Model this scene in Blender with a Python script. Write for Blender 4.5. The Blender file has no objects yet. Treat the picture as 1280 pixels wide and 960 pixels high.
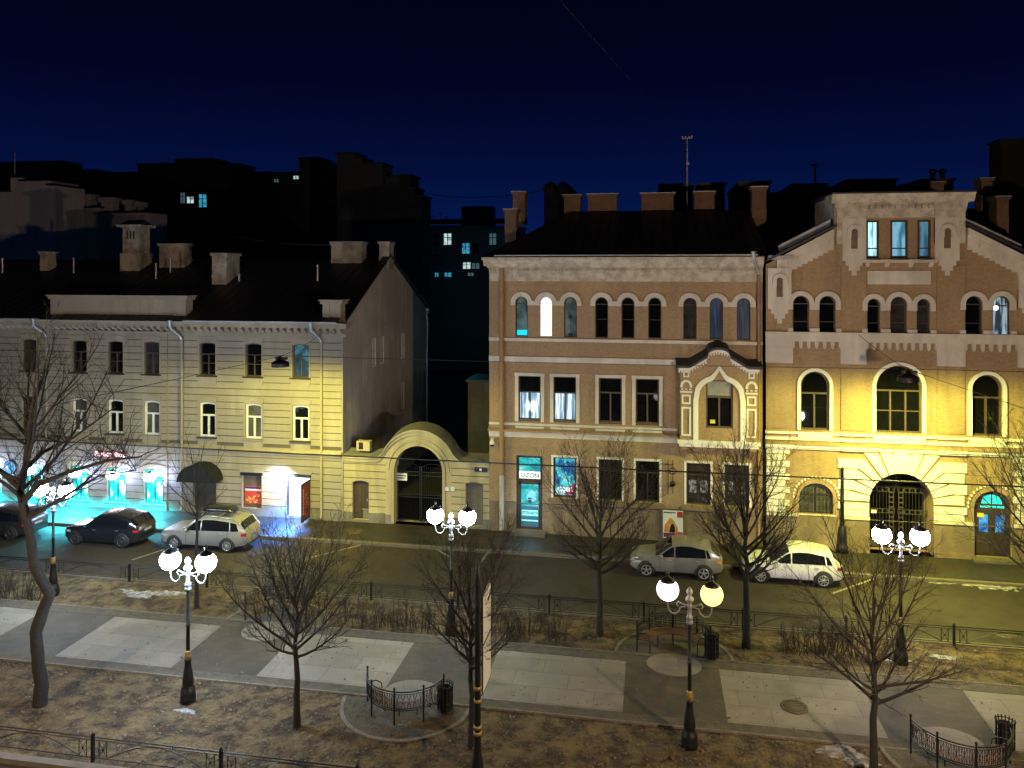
import bpy, math, random
from mathutils import Vector, Matrix
R = math.radians
PI = math.pi
sc = bpy.context.scene
col = sc.collection

# ------------------------------------------------------------------ camera
H = 14.0; TH = R(10.1); FPX = 980.0; Y0 = 335.0
cd = bpy.data.cameras.new("camera"); cam = bpy.data.objects.new("camera", cd); col.objects.link(cam)
cam.location = (0, 0, H); cam.rotation_euler = (R(90), 0, TH)
cd.sensor_fit = 'HORIZONTAL'; cd.sensor_width = 36; cd.lens = 36 * FPX / 1280
cd.shift_y = -(480 - Y0) / 1280; cd.clip_end = 2000; cd.clip_start = .1
sc.camera = cam
_s, _c = math.sin(TH), math.cos(TH)
def gnd(px, py, z=0.0):
    "ground point seen at a photo pixel (1280x960)"
    u = (px - 640) / FPX; t = (H - z) * FPX / (py - Y0)
    return t * (-_s + u * _c), t * (_c + u * _s)
def wal(px, py, Y=41.1):
    "point of a street-parallel plane at depth Y seen at a photo pixel: (x, z)"
    u = (px - 640) / FPX; t = Y / (_c + u * _s)
    return t * (-_s + u * _c), H + t * (Y0 - py) / FPX

# ------------------------------------------------------------------ materials
MATS = {}
def mat(name, c, rough=.8, metal=0, var=.12, scale=2.0, bump=0, bscale=25, c2=None, mixs=None, coord='pos',
        brick=None, emit=None, es=0, spec=.5, coat=0, streak=False, rvar=0):
    if name in MATS: return MATS[name]
    m = bpy.data.materials.new(name); m.use_nodes = True; nt = m.node_tree; N = nt.nodes; L = nt.links
    b = N['Principled BSDF']; b.inputs['Roughness'].default_value = rough; b.inputs['Metallic'].default_value = metal
    b.inputs['Specular IOR Level'].default_value = spec
    b.inputs['Coat Weight'].default_value = coat
    if coord == 'pos':
        v = N.new('ShaderNodeNewGeometry').outputs['Position']
    else:
        v = N.new('ShaderNodeTexCoord').outputs['Object']
    def noise(s, d=4, vec=None, ro=.6):
        n = N.new('ShaderNodeTexNoise'); n.inputs['Scale'].default_value = s; n.inputs['Detail'].default_value = d
        n.inputs['Roughness'].default_value = ro
        L.new(vec or v, n.inputs['Vector']); return n.outputs['Fac']
    def ramp(fac, p0, p1):
        mr = N.new('ShaderNodeMapRange'); mr.inputs[1].default_value = p0; mr.inputs[2].default_value = p1
        L.new(fac, mr.inputs[0]); return mr.outputs[0]
    def mix(f, a, bb, mode='MIX'):
        mx = N.new('ShaderNodeMix'); mx.data_type = 'RGBA'; mx.blend_type = mode
        if isinstance(f, float): mx.inputs[0].default_value = f
        else: L.new(f, mx.inputs[0])
        for i, q in ((6, a), (7, bb)):
            if isinstance(q, tuple): mx.inputs[i].default_value = (*q[:3], 1)
            else: L.new(q, mx.inputs[i])
        return mx.outputs[2]
    dark = tuple(x * (1 - var) for x in c); lite = tuple(min(1, x * (1 + var)) for x in c)
    cc = mix(ramp(noise(scale), .3, .7), dark, lite)
    if streak:
        mp = N.new('ShaderNodeMapping'); mp.inputs['Scale'].default_value = (1.6, 1.6, .22); L.new(v, mp.inputs['Vector'])
        cc = mix(ramp(noise(1.0, 5, mp.outputs[0]), .43, .74), cc, tuple(x * .50 for x in c))
    if c2:
        cc = mix(ramp(noise(mixs or scale * .4, 6), .42, .6), cc, c2)
    if var: cc = mix(ramp(noise(scale * 14, 2), .3, .7), cc, mix(.5, cc, tuple(x * (1 - var * 1.5) for x in c)))
    if brick:
        bs, ax, mort, bc = brick
        sx = N.new('ShaderNodeSeparateXYZ'); L.new(v, sx.inputs[0]); cb = N.new('ShaderNodeCombineXYZ')
        L.new(sx.outputs[0], cb.inputs[0]); L.new(sx.outputs[2 if ax == 'xz' else 1], cb.inputs[1])
        bt = N.new('ShaderNodeTexBrick'); L.new(cb.outputs[0], bt.inputs['Vector'])
        bt.inputs['Scale'].default_value = bs; bt.inputs['Mortar Size'].default_value = mort
        bt.inputs['Color1'].default_value = (1, 1, 1, 1); bt.inputs['Color2'].default_value = (.8, .8, .8, 1)
        bt.inputs['Mortar'].default_value = (bc, bc, bc, 1); bt.inputs['Mortar Smooth'].default_value = .2
        cc = mix(1.0, cc, bt.outputs['Color'], 'MULTIPLY')
    L.new(cc, b.inputs['Base Color'])
    if rvar:
        L.new(ramp(noise(scale * .5 + .3), .35, .65), b.inputs['Roughness'])
        mr = b.inputs['Roughness'].links[0].from_node; mr.inputs[3].default_value = max(.03, rough - rvar); mr.inputs[4].default_value = min(1, rough + rvar)
    if bump:
        bp = N.new('ShaderNodeBump'); bp.inputs['Strength'].default_value = min(1, bump); bp.inputs['Distance'].default_value = .05 if bump <= 1 else .05 * bump
        L.new(noise(bscale, 5), bp.inputs['Height'])
        if brick:
            b2 = N.new('ShaderNodeBump'); b2.inputs['Strength'].default_value = .6; b2.inputs['Distance'].default_value = .02
            L.new(bt.outputs['Color'], b2.inputs['Height']); L.new(b2.outputs[0], bp.inputs['Normal'])
        L.new(bp.outputs[0], b.inputs['Normal'])
    if emit:
        b.inputs['Emission Color'].default_value = (*emit, 1); b.inputs['Emission Strength'].default_value = es
    MATS[name] = m; return m

def glow(name, c, s):
    if name in MATS: return MATS[name]
    m = bpy.data.materials.new(name); m.use_nodes = True; b = m.node_tree.nodes['Principled BSDF']
    b.inputs['Base Color'].default_value = (*[min(.8, x) for x in c], 1); b.inputs['Emission Color'].default_value = (*c, 1)
    b.inputs['Emission Strength'].default_value = s; b.inputs['Roughness'].default_value = .3
    MATS[name] = m; return m

def room(name, cols, s, seed=0.0, sx=3.0, sz=1.2, base=(.02, .025, .03)):
    "a lit window: the bright room behind the pane, blotches of cols = [(pos, colour)...]"
    if name in MATS: return MATS[name]
    m = bpy.data.materials.new(name); m.use_nodes = True; nt = m.node_tree; N = nt.nodes; L = nt.links
    b = N['Principled BSDF']; b.inputs['Base Color'].default_value = (*base, 1); b.inputs['Roughness'].default_value = .06
    tc = N.new('ShaderNodeTexCoord'); mp = N.new('ShaderNodeMapping')
    mp.inputs['Scale'].default_value = (sx, 1, sz); mp.inputs['Location'].default_value = (seed, seed * 2.3, seed * .7)
    L.new(tc.outputs['Object'], mp.inputs['Vector'])
    n = N.new('ShaderNodeTexNoise'); n.inputs['Scale'].default_value = 1.0; n.inputs['Detail'].default_value = 3; n.inputs['Roughness'].default_value = .55
    L.new(mp.outputs[0], n.inputs['Vector'])
    cr = N.new('ShaderNodeValToRGB'); el = cr.color_ramp.elements
    while len(el) < len(cols): el.new(.5)
    for e, (p, c) in zip(el, cols): e.position = p; e.color = (*c, 1)
    cr.color_ramp.interpolation = 'EASE'
    L.new(n.outputs['Fac'], cr.inputs['Fac']); L.new(cr.outputs[0], b.inputs['Emission Color'])
    b.inputs['Emission Strength'].default_value = s
    MATS[name] = m; return m

# ------------------------------------------------------------------ mesh builder
class MB:
    def __init__(s): s.v = []; s.f = []; s.m = []; s.sm = []
    def add(s, vs, fs, mi=0, smooth=False):
        n = len(s.v); s.v.extend(vs)
        for f in fs: s.f.append(tuple(i + n for i in f)); s.m.append(mi); s.sm.append(smooth)
        return s
    def quad(s, a, b, c, d, mi=0): return s.add([a, b, c, d], [(0, 1, 2, 3)], mi)
    def box(s, x0, x1, y0, y1, z0, z1, mi=0):
        return s.add([(x0, y0, z0), (x1, y0, z0), (x1, y1, z0), (x0, y1, z0), (x0, y0, z1), (x1, y0, z1), (x1, y1, z1), (x0, y1, z1)],
              [(0, 3, 2, 1), (4, 5, 6, 7), (0, 1, 5, 4), (1, 2, 6, 5), (2, 3, 7, 6), (3, 0, 4, 7)], mi)
    def prism_y(s, pts, y0, y1, mi=0):
        "polygon in (x, z), seen from -Y counter-clockwise, extruded y0..y1"
        n = len(pts)
        vs = [(x, y0, z) for x, z in pts] + [(x, y1, z) for x, z in pts]
        fs = [tuple(range(n)), tuple(range(2 * n - 1, n - 1, -1))]
        fs += [(i, i + n, (i + 1) % n + n, (i + 1) % n) for i in range(n)]
        return s.add(vs, fs, mi)
    def prism_x(s, pts, x0, x1, mi=0):
        "polygon in (y, z) extruded x0..x1"
        n = len(pts)
        vs = [(x0, y, z) for y, z in pts] + [(x1, y, z) for y, z in pts]
        fs = [tuple(range(n - 1, -1, -1)), tuple(range(n, 2 * n))]
        fs += [(i, (i + 1) % n, (i + 1) % n + n, i + n) for i in range(n)]
        return s.add(vs, fs, mi)
    def prism_z(s, pts, z0, z1, mi=0):
        n = len(pts)
        vs = [(x, y, z0) for x, y in pts] + [(x, y, z1) for x, y in pts]
        fs = [tuple(range(n - 1, -1, -1)), tuple(range(n, 2 * n))]
        fs += [(i, (i + 1) % n, (i + 1) % n + n, i + n) for i in range(n)]
        return s.add(vs, fs, mi)
    def tube(s, pts, rad, n=6, mi=0, smooth=True, cap=True):
        pts = [Vector(p) for p in pts]; k = len(pts)
        if not hasattr(rad, '__len__'): rad = [rad] * k
        vs = []; fs = []
        t0 = (pts[1] - pts[0]).normalized()
        a = Vector((0, 0, 1)) if abs(t0.z) < .9 else Vector((1, 0, 0))
        u = t0.cross(a).normalized()
        for i, p in enumerate(pts):
            t = (pts[min(i + 1, k - 1)] - pts[max(i - 1, 0)])
            t = t.normalized() if t.length > 1e-9 else t0
            u = (u - t * u.dot(t))
            u = u.normalized() if u.length > 1e-6 else t.orthogonal().normalized()
            w = t.cross(u)
            for j in range(n):
                an = 2 * PI * j / n
                q = p + (u * math.cos(an) + w * math.sin(an)) * rad[i]; vs.append(q[:])
        for i in range(k - 1):
            for j in range(n):
                fs.append((i * n + j, i * n + (j + 1) % n, (i + 1) * n + (j + 1) % n, (i + 1) * n + j))
        s.add(vs, fs, mi, smooth)
        if cap and n > 2:
            s.add(vs[:n], [tuple(range(n - 1, -1, -1))], mi); s.add(vs[-n:], [tuple(range(n))], mi)
        return s
    def lathe(s, prof, c=(0, 0, 0), n=16, mi=0, smooth=True, axis='z'):
        vs = []; fs = []; k = len(prof)
        for r, z in prof:
            for j in range(n):
                a = 2 * PI * j / n
                if axis == 'z': vs.append((c[0] + r * math.cos(a), c[1] + r * math.sin(a), c[2] + z))
                else: vs.append((c[0] + r * math.cos(a), c[1] - z, c[2] + r * math.sin(a)))
        for i in range(k - 1):
            for j in range(n):
                fs.append((i * n + j, i * n + (j + 1) % n, (i + 1) * n + (j + 1) % n, (i + 1) * n + j))
        return s.add(vs, fs, mi, smooth)
    def build(s, name, mats, parent=None, off=(0, 0, 0)):
        me = bpy.data.meshes.new(name)
        ox, oy, oz = off
        me.from_pydata([(x - ox, y - oy, z - oz) for x, y, z in s.v], [], s.f)
        if not isinstance(mats, (list, tuple)): mats = [mats]
        for m in mats: me.materials.append(m)
        me.polygons.foreach_set('material_index', s.m); me.polygons.foreach_set('use_smooth', s.sm); me.update()
        o = bpy.data.objects.new(name, me); col.objects.link(o)
        if parent: o.parent = parent
        return o

def tag(o, label=None, cat=None, group=None, kind=None):
    if label: o['label'] = label
    if cat: o['category'] = cat
    if group: o['group'] = group
    if kind: o['kind'] = kind
    return o
def empty(name, loc, label, cat, group=None, rz=0):
    o = bpy.data.objects.new(name, None); col.objects.link(o); o.location = loc; o.rotation_euler = (0, 0, rz)
    o.empty_display_size = .2
    return tag(o, label, cat, group)
def kids(o): return [c for c in bpy.data.objects if c.parent == o]
def copy_tree(o, parent=None, name=None):
    c = o.copy(); col.objects.link(c); c.parent = parent
    for ch in list(o.children): copy_tree(ch, c)
    return c

class Thing:
    "a building: an Empty at its base, parts given in world coordinates"
    def __init__(s, name, loc, label, cat, group=None):
        s.loc = loc; s.o = empty(name, loc, label, cat, group)
    def part(s, name, mb, mats, parent=None): return mb.build(name, mats, parent or s.o, s.loc)
    def place(s, o, x, y, z, first):
        "put a window (built round its own origin) at world x,y,z: the first call moves o, later ones copy it"
        c = o if first else copy_tree(o)
        c.parent = s.o; c.location = (x - s.loc[0], y - s.loc[1], z - s.loc[2]); return c

# ------------------------------------------------------------------ walls with openings
class Op:
    def __init__(s, cx, hw, zb, zt, rise=0, kind='rect'):
        s.cx, s.hw, s.zb, s.zt, s.rise, s.kind = cx, hw, zb, zt, rise, kind
    def head(s, x):
        if not s.rise: return s.zt
        q = max(-1, min(1, (x - s.cx) / s.hw))
        if s.kind == 'arch': return s.zt - s.rise * (1 - math.sqrt(max(0, 1 - q * q)))
        return s.zt - s.rise * q * q
    def xs(s):
        if not s.rise: return [s.cx - s.hw, s.cx + s.hw]
        n = 14 if s.kind == 'arch' else 6
        if s.kind == 'arch': return [s.cx - s.hw * math.cos(PI * i / n) for i in range(n + 1)]
        return [s.cx - s.hw + 2 * s.hw * i / n for i in range(n + 1)]

def wall_band(mb, x0, x1, z0, z1, y, ops, ret=0, mi=0, top=None, xtra=()):
    "front face of a wall, z0..z1 (or top(x)), pierced by ops; ret: depth of the returns above and below"
    bp = {round(x0, 4), round(x1, 4)}
    for x in xtra:
        if x0 < x < x1: bp.add(round(x, 4))
    for o in ops:
        if o.zb < z1 and o.zt > z0 or top:
            for x in o.xs():
                if x0 < x < x1: bp.add(round(x, 4))
    bp = sorted(bp)
    for a, b in zip(bp, bp[1:]):
        if b - a < 1e-4: continue
        m = (a + b) / 2
        ta, tb = (top(a), top(b)) if top else (z1, z1)
        ca = cb = z0; segs = []
        for o in sorted([o for o in ops if abs(m - o.cx) < o.hw], key=lambda o: o.zb):
            segs.append((ca, cb, o.zb, o.zb)); ca, cb = o.head(a), o.head(b)
        segs.append((ca, cb, ta, tb))
        for la, lb, ua, ub in segs:
            la, lb = max(la, z0), max(lb, z0); ua, ub = min(ua, ta), min(ub, tb)
            if ua - la < 1e-4 and ub - lb < 1e-4: continue
            ua, ub = max(ua, la), max(ub, lb)
            mb.quad((a, y, la), (b, y, lb), (b, y, ub), (a, y, ua), mi)
            if ret:
                if la <= z0 + 1e-5 and lb <= z0 + 1e-5: mb.quad((a, y + ret, z0), (b, y + ret, z0), (b, y, z0), (a, y, z0), mi)
                if ua >= ta - 1e-5 and ub >= tb - 1e-5: mb.quad((a, y, ta), (b, y, tb), (b, y + ret, tb), (a, y + ret, ta), mi)
def reveal(mb, o, y, d, mi=0):
    xs = o.xs(); l, r = xs[0], xs[-1]
    mb.quad((l, y, o.zb), (l, y, o.head(l)), (l, y + d, o.head(l)), (l, y + d, o.zb), mi)
    mb.quad((r, y, o.zb), (r, y + d, o.zb), (r, y + d, o.head(r)), (r, y, o.head(r)), mi)
    mb.quad((l, y, o.zb), (l, y + d, o.zb), (r, y + d, o.zb), (r, y, o.zb), mi)
    for a, b in zip(xs, xs[1:]):
        mb.quad((a, y, o.head(a)), (b, y, o.head(b)), (b, y + d, o.head(b)), (a, y + d, o.head(a)), mi)
def outline(o, t=0.0):
    "outline of an opening round its bottom centre, inset by t: (x, z) counter-clockwise from bottom left"
    k = (o.hw - t) / o.hw
    xs = [x - o.cx for x in o.xs()]
    pts = [(-o.hw + t, t), (o.hw - t, t)]
    for x in reversed(xs): pts.append((x * k, o.head(o.cx + x) - o.zb - t))
    return pts

def make_window(o, frame_mat, pane_mat, sill_mat=None, bars=(), t=.06, tr=None, sill_w=.12, sill_d=.22, sill_h=.05, vis='window', seg=None):
    """window for opening o: pane (the part) > frame, sill. tr: transom height fraction; bars: 'v' mullion below the transom,
    'V' mullion full height, numbers: extra rails at that height fraction"""
    p = MB(); pts = outline(o, t * .5)
    p.add([(x, 0.03, z) for x, z in pts], [tuple(range(len(pts)))])
    w = p.build(vis, pane_mat)
    f = MB(); a = outline(o, 0); b = outline(o, t); n = len(a); h = o.zt - o.zb
    for y0, y1 in ((-.04, .045),):
        for i in range(n):
            j = (i + 1) % n
            f.add([(a[i][0], y0, a[i][1]), (a[j][0], y0, a[j][1]), (b[j][0], y0, b[j][1]), (b[i][0], y0, b[i][1]), (b[i][0], y1, b[i][1]), (b[j][0], y1, b[j][1])],
                  [(0, 1, 2, 3), (3, 2, 5, 4)])
    zt = (tr or 1) * h
    e = .012
    if tr: f.box(-o.hw + t - e, o.hw - t + e, -.035, .04, zt - t * .5, zt + t * .5)
    for q in bars:
        if q == 'v': f.box(-t * .55, t * .55, -.03, .038, t - e, zt - t * .5 + e)
        elif q == 'V': f.box(-t * .5, t * .5, -.03, .038, t - e, h - t + e)
        elif q == 'W':
            for sx in (-.33, .33): f.box(sx * o.hw - t * .5, sx * o.hw + t * .5, -.03, .038, t - e, zt - t * .5 + e)
        else: f.box(-o.hw + t - e, o.hw - t + e, -.025, .036, q * h - t * .3, q * h + t * .3)
    f.build('frame', frame_mat, w)
    if sill_mat:
        s = MB(); s.prism_x([(-sill_d, -.02 - sill_h), (.02, -.02 - sill_h), (.02, .005), (-sill_d, -.02)], -o.hw - sill_w, o.hw + sill_w)
        s.build('sill', sill_mat, w)
    return w
# ------------------------------------------------------------------ shared materials
m_beige = mat('beige_plaster', (.36, .31, .235), .9, var=.14, scale=.8, bump=.25, bscale=30, c2=(.28, .24, .185), mixs=.35, streak=True)
m_beige_pl = mat('grey_plinth', (.20, .18, .15), .9, var=.25, scale=1.5, bump=.4, bscale=14)
m_groove = mat('groove_plaster', (.11, .095, .07), .95, var=.15)
m_yellowish = mat('pale_yellow_plaster', (.44, .37, .23), .9, var=.1, scale=.8, bump=.25, bscale=30, streak=True)
m_sidewall = mat('weathered_side_plaster', (.56, .51, .47), .95, var=.25, scale=.35, bump=.3, bscale=12, c2=(.40, .36, .33), mixs=.3, streak=True)
m_brown = mat('brown_painted_brick', (.44, .298, .165), .88, var=.14, scale=.7, bump=.15, bscale=30, c2=(.35, .235, .13), mixs=.35, brick=(4.2, 'xz', .006, .86), streak=True)
m_trim = mat('cream_trim', (.72, .66, .57), .85, var=.10, scale=1.2, bump=.2, bscale=25, c2=(.5, .45, .37), mixs=.6, streak=True)
m_white = mat('white_trim', (.78, .75, .68), .8, var=.08, scale=1.5, bump=.15, bscale=25)
m_trimold = mat('peeling_cornice', (.60, .54, .44), .9, var=.12, scale=1.5, bump=.4, bscale=12, c2=(.36, .30, .23), mixs=2.2)
m_plinth = mat('rough_plinth', (.27, .20, .125), .9, var=.3, scale=1.2, bump=.6, bscale=7, c2=(.17, .12, .08), mixs=1.0, streak=True)
m_roof = mat('dark_sheet_roof', (.016, .017, .021), .55, var=.2, scale=.7)
m_tin = mat('galvanised_tin', (.45, .46, .48), .45, metal=.7, var=.2, scale=3)
m_brick = mat('chimney_brick', (.24, .15, .10), .95, var=.25, scale=3, bump=.5, bscale=12, brick=(6, 'xz', .02, .6))
m_chim = mat('plastered_chimney', (.50, .45, .38), .95, var=.2, scale=2, bump=.5, bscale=9, c2=(.22, .19, .16), mixs=1.4)
m_dark = mat('black_iron', (.012, .012, .013), .45, metal=.3, var=.2, scale=4)
m_blackwood = mat('dark_wood', (.045, .03, .02), .6, var=.3, scale=5)
m_brownframe = mat('brown_window_frame', (.085, .055, .035), .6, var=.2, scale=5)
m_whiteframe = mat('white_window_frame', (.70, .70, .67), .5, var=.06)
m_pane = mat('dark_pane', (.005, .005, .006), .03, var=.3, scale=1.3, spec=.6)
m_pane2 = mat('curtained_pane', (.045, .043, .042), .08, var=.6, scale=2.3, spec=.6)
m_pane3 = mat('pale_pane', (.11, .105, .10), .1, var=.5, scale=1.6, spec=.6)
m_sign = mat('dark_sign_enamel', (.01, .012, .03), .4, var=.1)
m_sheet = mat('white_plate', (.7, .7, .66), .5, var=.06)
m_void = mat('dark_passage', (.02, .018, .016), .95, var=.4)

def structure(name, mb, m): return tag(mb.build(name, m), kind='structure')

# ------------------------------------------------------------------ the ground
RZ = -.12      # road level; lawn and pavements are at 0
m_soil = mat('trampled_lawn', (.052, .031, .013), .95, var=.6, scale=3.2, bump=5.0, bscale=4.5, c2=(.18, .122, .052), mixs=1.5)
m_earth = mat('dark_ground', (.03, .028, .025), .95, var=.3, scale=.5)
m_road = mat('worn_asphalt', (.029, .019, .0145), .82, var=.22, scale=.5, bump=.4, bscale=60, c2=(.035, .024, .018), mixs=.3, streak=True, rvar=.18)
m_walk = mat('wet_pavement', (.046, .035, .027), .52, var=.3, scale=.7, bump=.3, bscale=40, c2=(.032, .029, .026), mixs=.5, brick=(2.2, 'xy', .012, .55), rvar=.22)
m_path = mat('dark_path_tiles', (.076, .055, .037), .8, var=.2, scale=.9, bump=.2, bscale=50, brick=(1.05, 'xy', .006, .7), c2=(.038, .031, .025), mixs=.5)
m_slab = mat('pale_path_slabs', (.245, .205, .162), .8, var=.22, scale=.8, bump=.3, bscale=30, brick=(.27, 'xy', .0035, .55), c2=(.17, .147, .122), mixs=.5, streak=True)
m_cobble = mat('cobble_border', (.105, .084, .058), .9, var=.35, scale=3, bump=.8, bscale=14, brick=(5.0, 'xy', .02, .35))
m_kerb = mat('granite_kerb', (.13, .11, .085), .85, var=.2, scale=2, bump=.3, bscale=40)
m_paint = mat('road_paint', (.25, .21, .15), .8, var=.3, scale=2.5, c2=(.2, .17, .12), mixs=3)
m_snow = mat('dirty_old_snow', (.32, .31, .31), .9, var=.3, scale=6, bump=1, bscale=9, c2=(.12, .10, .08), mixs=4)

XL, XR = -140.0, 120.0
g = MB(); g.quad((-900, -400, -.4), (900, -400, -.4), (900, 1500, -.4), (-900, 1500, -.4)); structure('ground', g, m_earth)
# lawn: a gently lumpy sheet between the two streets
def lawn(name, ya, yb):
    rnd = random.Random(5); g = MB(); nx, ny = 460, max(6, int((yb - ya) / .22))
    xs = [XL + (XR - XL) * i / nx for i in range(nx + 1)]
    xs = sorted(set([XL, -90, -70, -55] + [-45 + .25 * i for i in range(300)] + [35, 50, 75, XR]))
    nx = len(xs) - 1
    from mathutils import noise as mn
    vs = []
    for j in range(ny + 1):
        y = ya + (yb - ya) * j / ny
        e = min(1, 4 * min(j, ny - j) / ny)
        for x in xs:
            z = (.06 * mn.noise((x * .55, y * .55, 3.1)) + .07 * mn.noise((x * 1.7, y * 1.7, 7.7))) * e - .02
            vs.append((x, y, z - .015 * (1 - e)))
    w = nx + 1
    g.add(vs, [(j * w + i, j * w + i + 1, (j + 1) * w + i + 1, (j + 1) * w + i) for j in range(ny) for i in range(nx)], 0, True)
    return structure(name, g, m_soil)
lawn('lawn', 19.72, 24.45); lawn('lawn', 28.75, 31.6)
g = MB(); g.quad((XL, 31.85, RZ), (XR, 31.85, RZ), (XR, 38.0, RZ), (XL, 38.0, RZ)); structure('road', g, m_road)
g = MB(); g.quad((XL, 8, RZ), (XR, 8, RZ), (XR, 19.45, RZ), (XL, 19.45, RZ)); structure('near_road', g, m_road)
g = MB(); g.quad((XL, 38.22, 0), (XR, 38.22, 0), (XR, 41.6, 0), (XL, 41.6, 0)); structure('pavement', g, m_walk)
g = MB()
g.box(XL, XR, 38.0, 38.22, -.3, .012)
g.box(XL, XR, 31.62, 31.85, -.3, .015); g.box(XL, XR, 19.45, 19.7, -.3, .03)
structure('kerb', g, m_kerb)
g = MB(); g.quad((XL, 24.9, .012), (XR, 24.9, .012), (XR, 28.2, .012), (XL, 28.2, .012)); structure('path', g, m_path)
g = MB()
for y0, y1 in ((24.45, 24.9), (28.2, 28.75)): g.box(XL, XR, y0, y1, -.1, .018)
structure('path_border', g, m_cobble)
g = MB()
for y0, y1 in ((24.40, 24.45), (28.75, 28.8)): g.box(XL, XR, y0 - .01, y1 + .01, -.1, .032)
structure('path_kerb', g, mat('path_edge_stone', (.15, .125, .095), .9, var=.35, scale=5, bump=.5, bscale=20))
g = MB()
for i in range(-6, 9):
    x1 = -.9 + 7.83 * i; g.quad((x1 - 4.62, 24.92, .0165), (x1, 24.92, .0165), (x1, 28.17, .0165), (x1 - 4.62, 28.17, .0165))
structure('path_slabs', g, m_slab)
# painted bay marks on the street
g = MB()
def stripe(p, q, w=.11):
    (x0, y0), (x1, y1) = gnd(*p, RZ), gnd(*q, RZ)
    d = Vector((x1 - x0, y1 - y0)).normalized() * w / 2; n = Vector((-d.y, d.x))
    z = RZ + .004
    g.quad((x0 + n.x, y0 + n.y, z), (x0 - n.x, y0 - n.y, z), (x1 - n.x, y1 - n.y, z), (x1 + n.x, y1 + n.y, z))
for p, q in (((388, 697), (452, 681)), ((544, 686), (562, 696)), ((601, 704), (611, 688)), ((1040, 742), (1108, 718)), ((612, 688.6), (626, 689.4)), ((165, 700), (205, 687))): stripe(p, q)
structure('road_marking', g, m_paint)
# old snow left on the lawn and by the kerb
def snow_patch(mb, cx, cy, rx, ry, seed, z=.0):
    r0_ = random.Random(seed + 100)
    for k in range(int(14 + 14 * rx)):
        a = r0_.uniform(0, 2 * PI); q = r0_.random() ** .6; s = r0_.uniform(.05, .30) * (1.1 - q * .6)
        snow_bit(mb, cx + rx * q * math.cos(a), cy + ry * q * math.sin(a), s * r0_.uniform(.8, 1.8), s * r0_.uniform(.35, .7), seed * 31 + k, z)
def snow_bit(mb, cx, cy, rx, ry, seed, z=.0):
    rnd = random.Random(seed); n = 11; ring = []
    for k, (q, h) in enumerate(((1.0, -.03), (.75, .018), (.4, .03))):
        for i in range(n):
            a = 2 * PI * i / n; r = q * (1 + .35 * math.sin(3 * a + seed) * rnd.uniform(.3, 1) + rnd.uniform(-.15, .15))
            ring.append((cx + rx * r * math.cos(a), cy + ry * r * math.sin(a), z + h + rnd.uniform(-.01, .015)))
    fs = [(k * n + i, k * n + (i + 1) % n, (k + 1) * n + (i + 1) % n, (k + 1) * n + i) for k in range(2) for i in range(n)]
    fs.append(tuple(2 * n + i for i in range(n))); mb.add(ring, fs, 0, True)
g = MB()
for i, (px, py, rx, ry) in enumerate(((185, 741, 1.5, .18), (215, 741, .7, .14), (175, 744, .6, .2), (1062, 945, .5, .22), (1052, 935, .3, .12), (1075, 952, .3, .16), (1035, 940, .18, .1), (232, 889, .12, .05), (1180, 822, .5, .12), (1120, 825, .4, .1))):
    x, y = gnd(px, py); snow_patch(g, x, y, rx, ry, i)
for i, (px, py, rx, ry) in enumerate(((1190, 727, 2.3, .42), (1140, 716, .9, .2), (1250, 735, 1.2, .3), (1110, 722, .4, .12))):
    x, y = gnd(px, py, RZ); snow_patch(g, x, y, rx, ry, i + 40, RZ)
tag(g.build('snow', m_snow), 'patches of dirty old snow left on the lawn and street edge', 'snow', kind='stuff')
# dead leaves and straw on the lawn
m_leaf = mat('dead_leaf', (.19, .135, .07), .9, var=.5, scale=9, c2=(.09, .06, .035), mixs=3)
rnd = random.Random(11); g = MB()
for i in range(15000):
    x = rnd.uniform(-27, 17); y = rnd.choice((rnd.uniform(19.8, 24.4), rnd.uniform(28.8, 31.5), rnd.uniform(19.8, 24.4)))
    if rnd.random() < .06: y = rnd.uniform(24.5, 28.7)
    s = rnd.uniform(.015, .05); a = rnd.uniform(0, 6.3); el = rnd.uniform(.4, 1.0)
    ux, uy = math.cos(a) * s, math.sin(a) * s; vx, vy = -math.sin(a) * s * el, math.cos(a) * s * el
    z = rnd.uniform(.02, .055); t = rnd.uniform(-.5, .5) * s; t2 = rnd.uniform(-.5, .5) * s
    g.quad((x + ux, y + uy, z + t), (x + vx, y + vy, z + t2), (x - ux, y - uy, z - t), (x - vx, y - vy, z - t2))
tag(g.build('fallen_leaves', m_leaf), 'dead leaves and straw strewn over the lawns', 'leaves', kind='stuff')

m_lid = mat('rusty_lid', (.10, .075, .05), .7, metal=.3, var=.3, scale=6, coord='obj')
def round_cover(px, py, r, z, name, label, m, pav=False):
    x, y = gnd(px, py, z); t = empty(name, (x, y, z), label, 'manhole')
    g = MB(); g.lathe([(r * 1.0, -.03), (r * 1.0, .03), (r * .86, .034), (r * .84, .028)], n=28); g.build('rim', m_lid, t)
    g = MB(); g.lathe([(r * .845, .0), (r * .845, .022), (r * .3, .025), (.001, .025)], n=28)
    for k in range(-3, 4):
        q = math.sqrt(max(0, .62 - (k * .22) ** 2)) * r
        g.box(-q, q, k * .22 * r - .012, k * .22 * r + .012, .02, .034)
    g.build('lid', m, t)
round_cover(820, 940, .36, .02, 'manhole', 'round iron manhole cover in the dark lawn by the lamp post', m_lid)
round_cover(993, 884, .42, .012, 'manhole', 'round brown manhole cover set in the pale path slabs', m_lid)
round_cover(1257, 793, .38, RZ, 'manhole', 'round manhole cover in the street asphalt beyond the fence at right', m_lid)
round_cover(444, 664, .42, 0, 'manhole', 'dark manhole cover on the pavement before the yellow gate wall', m_lid)

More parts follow.
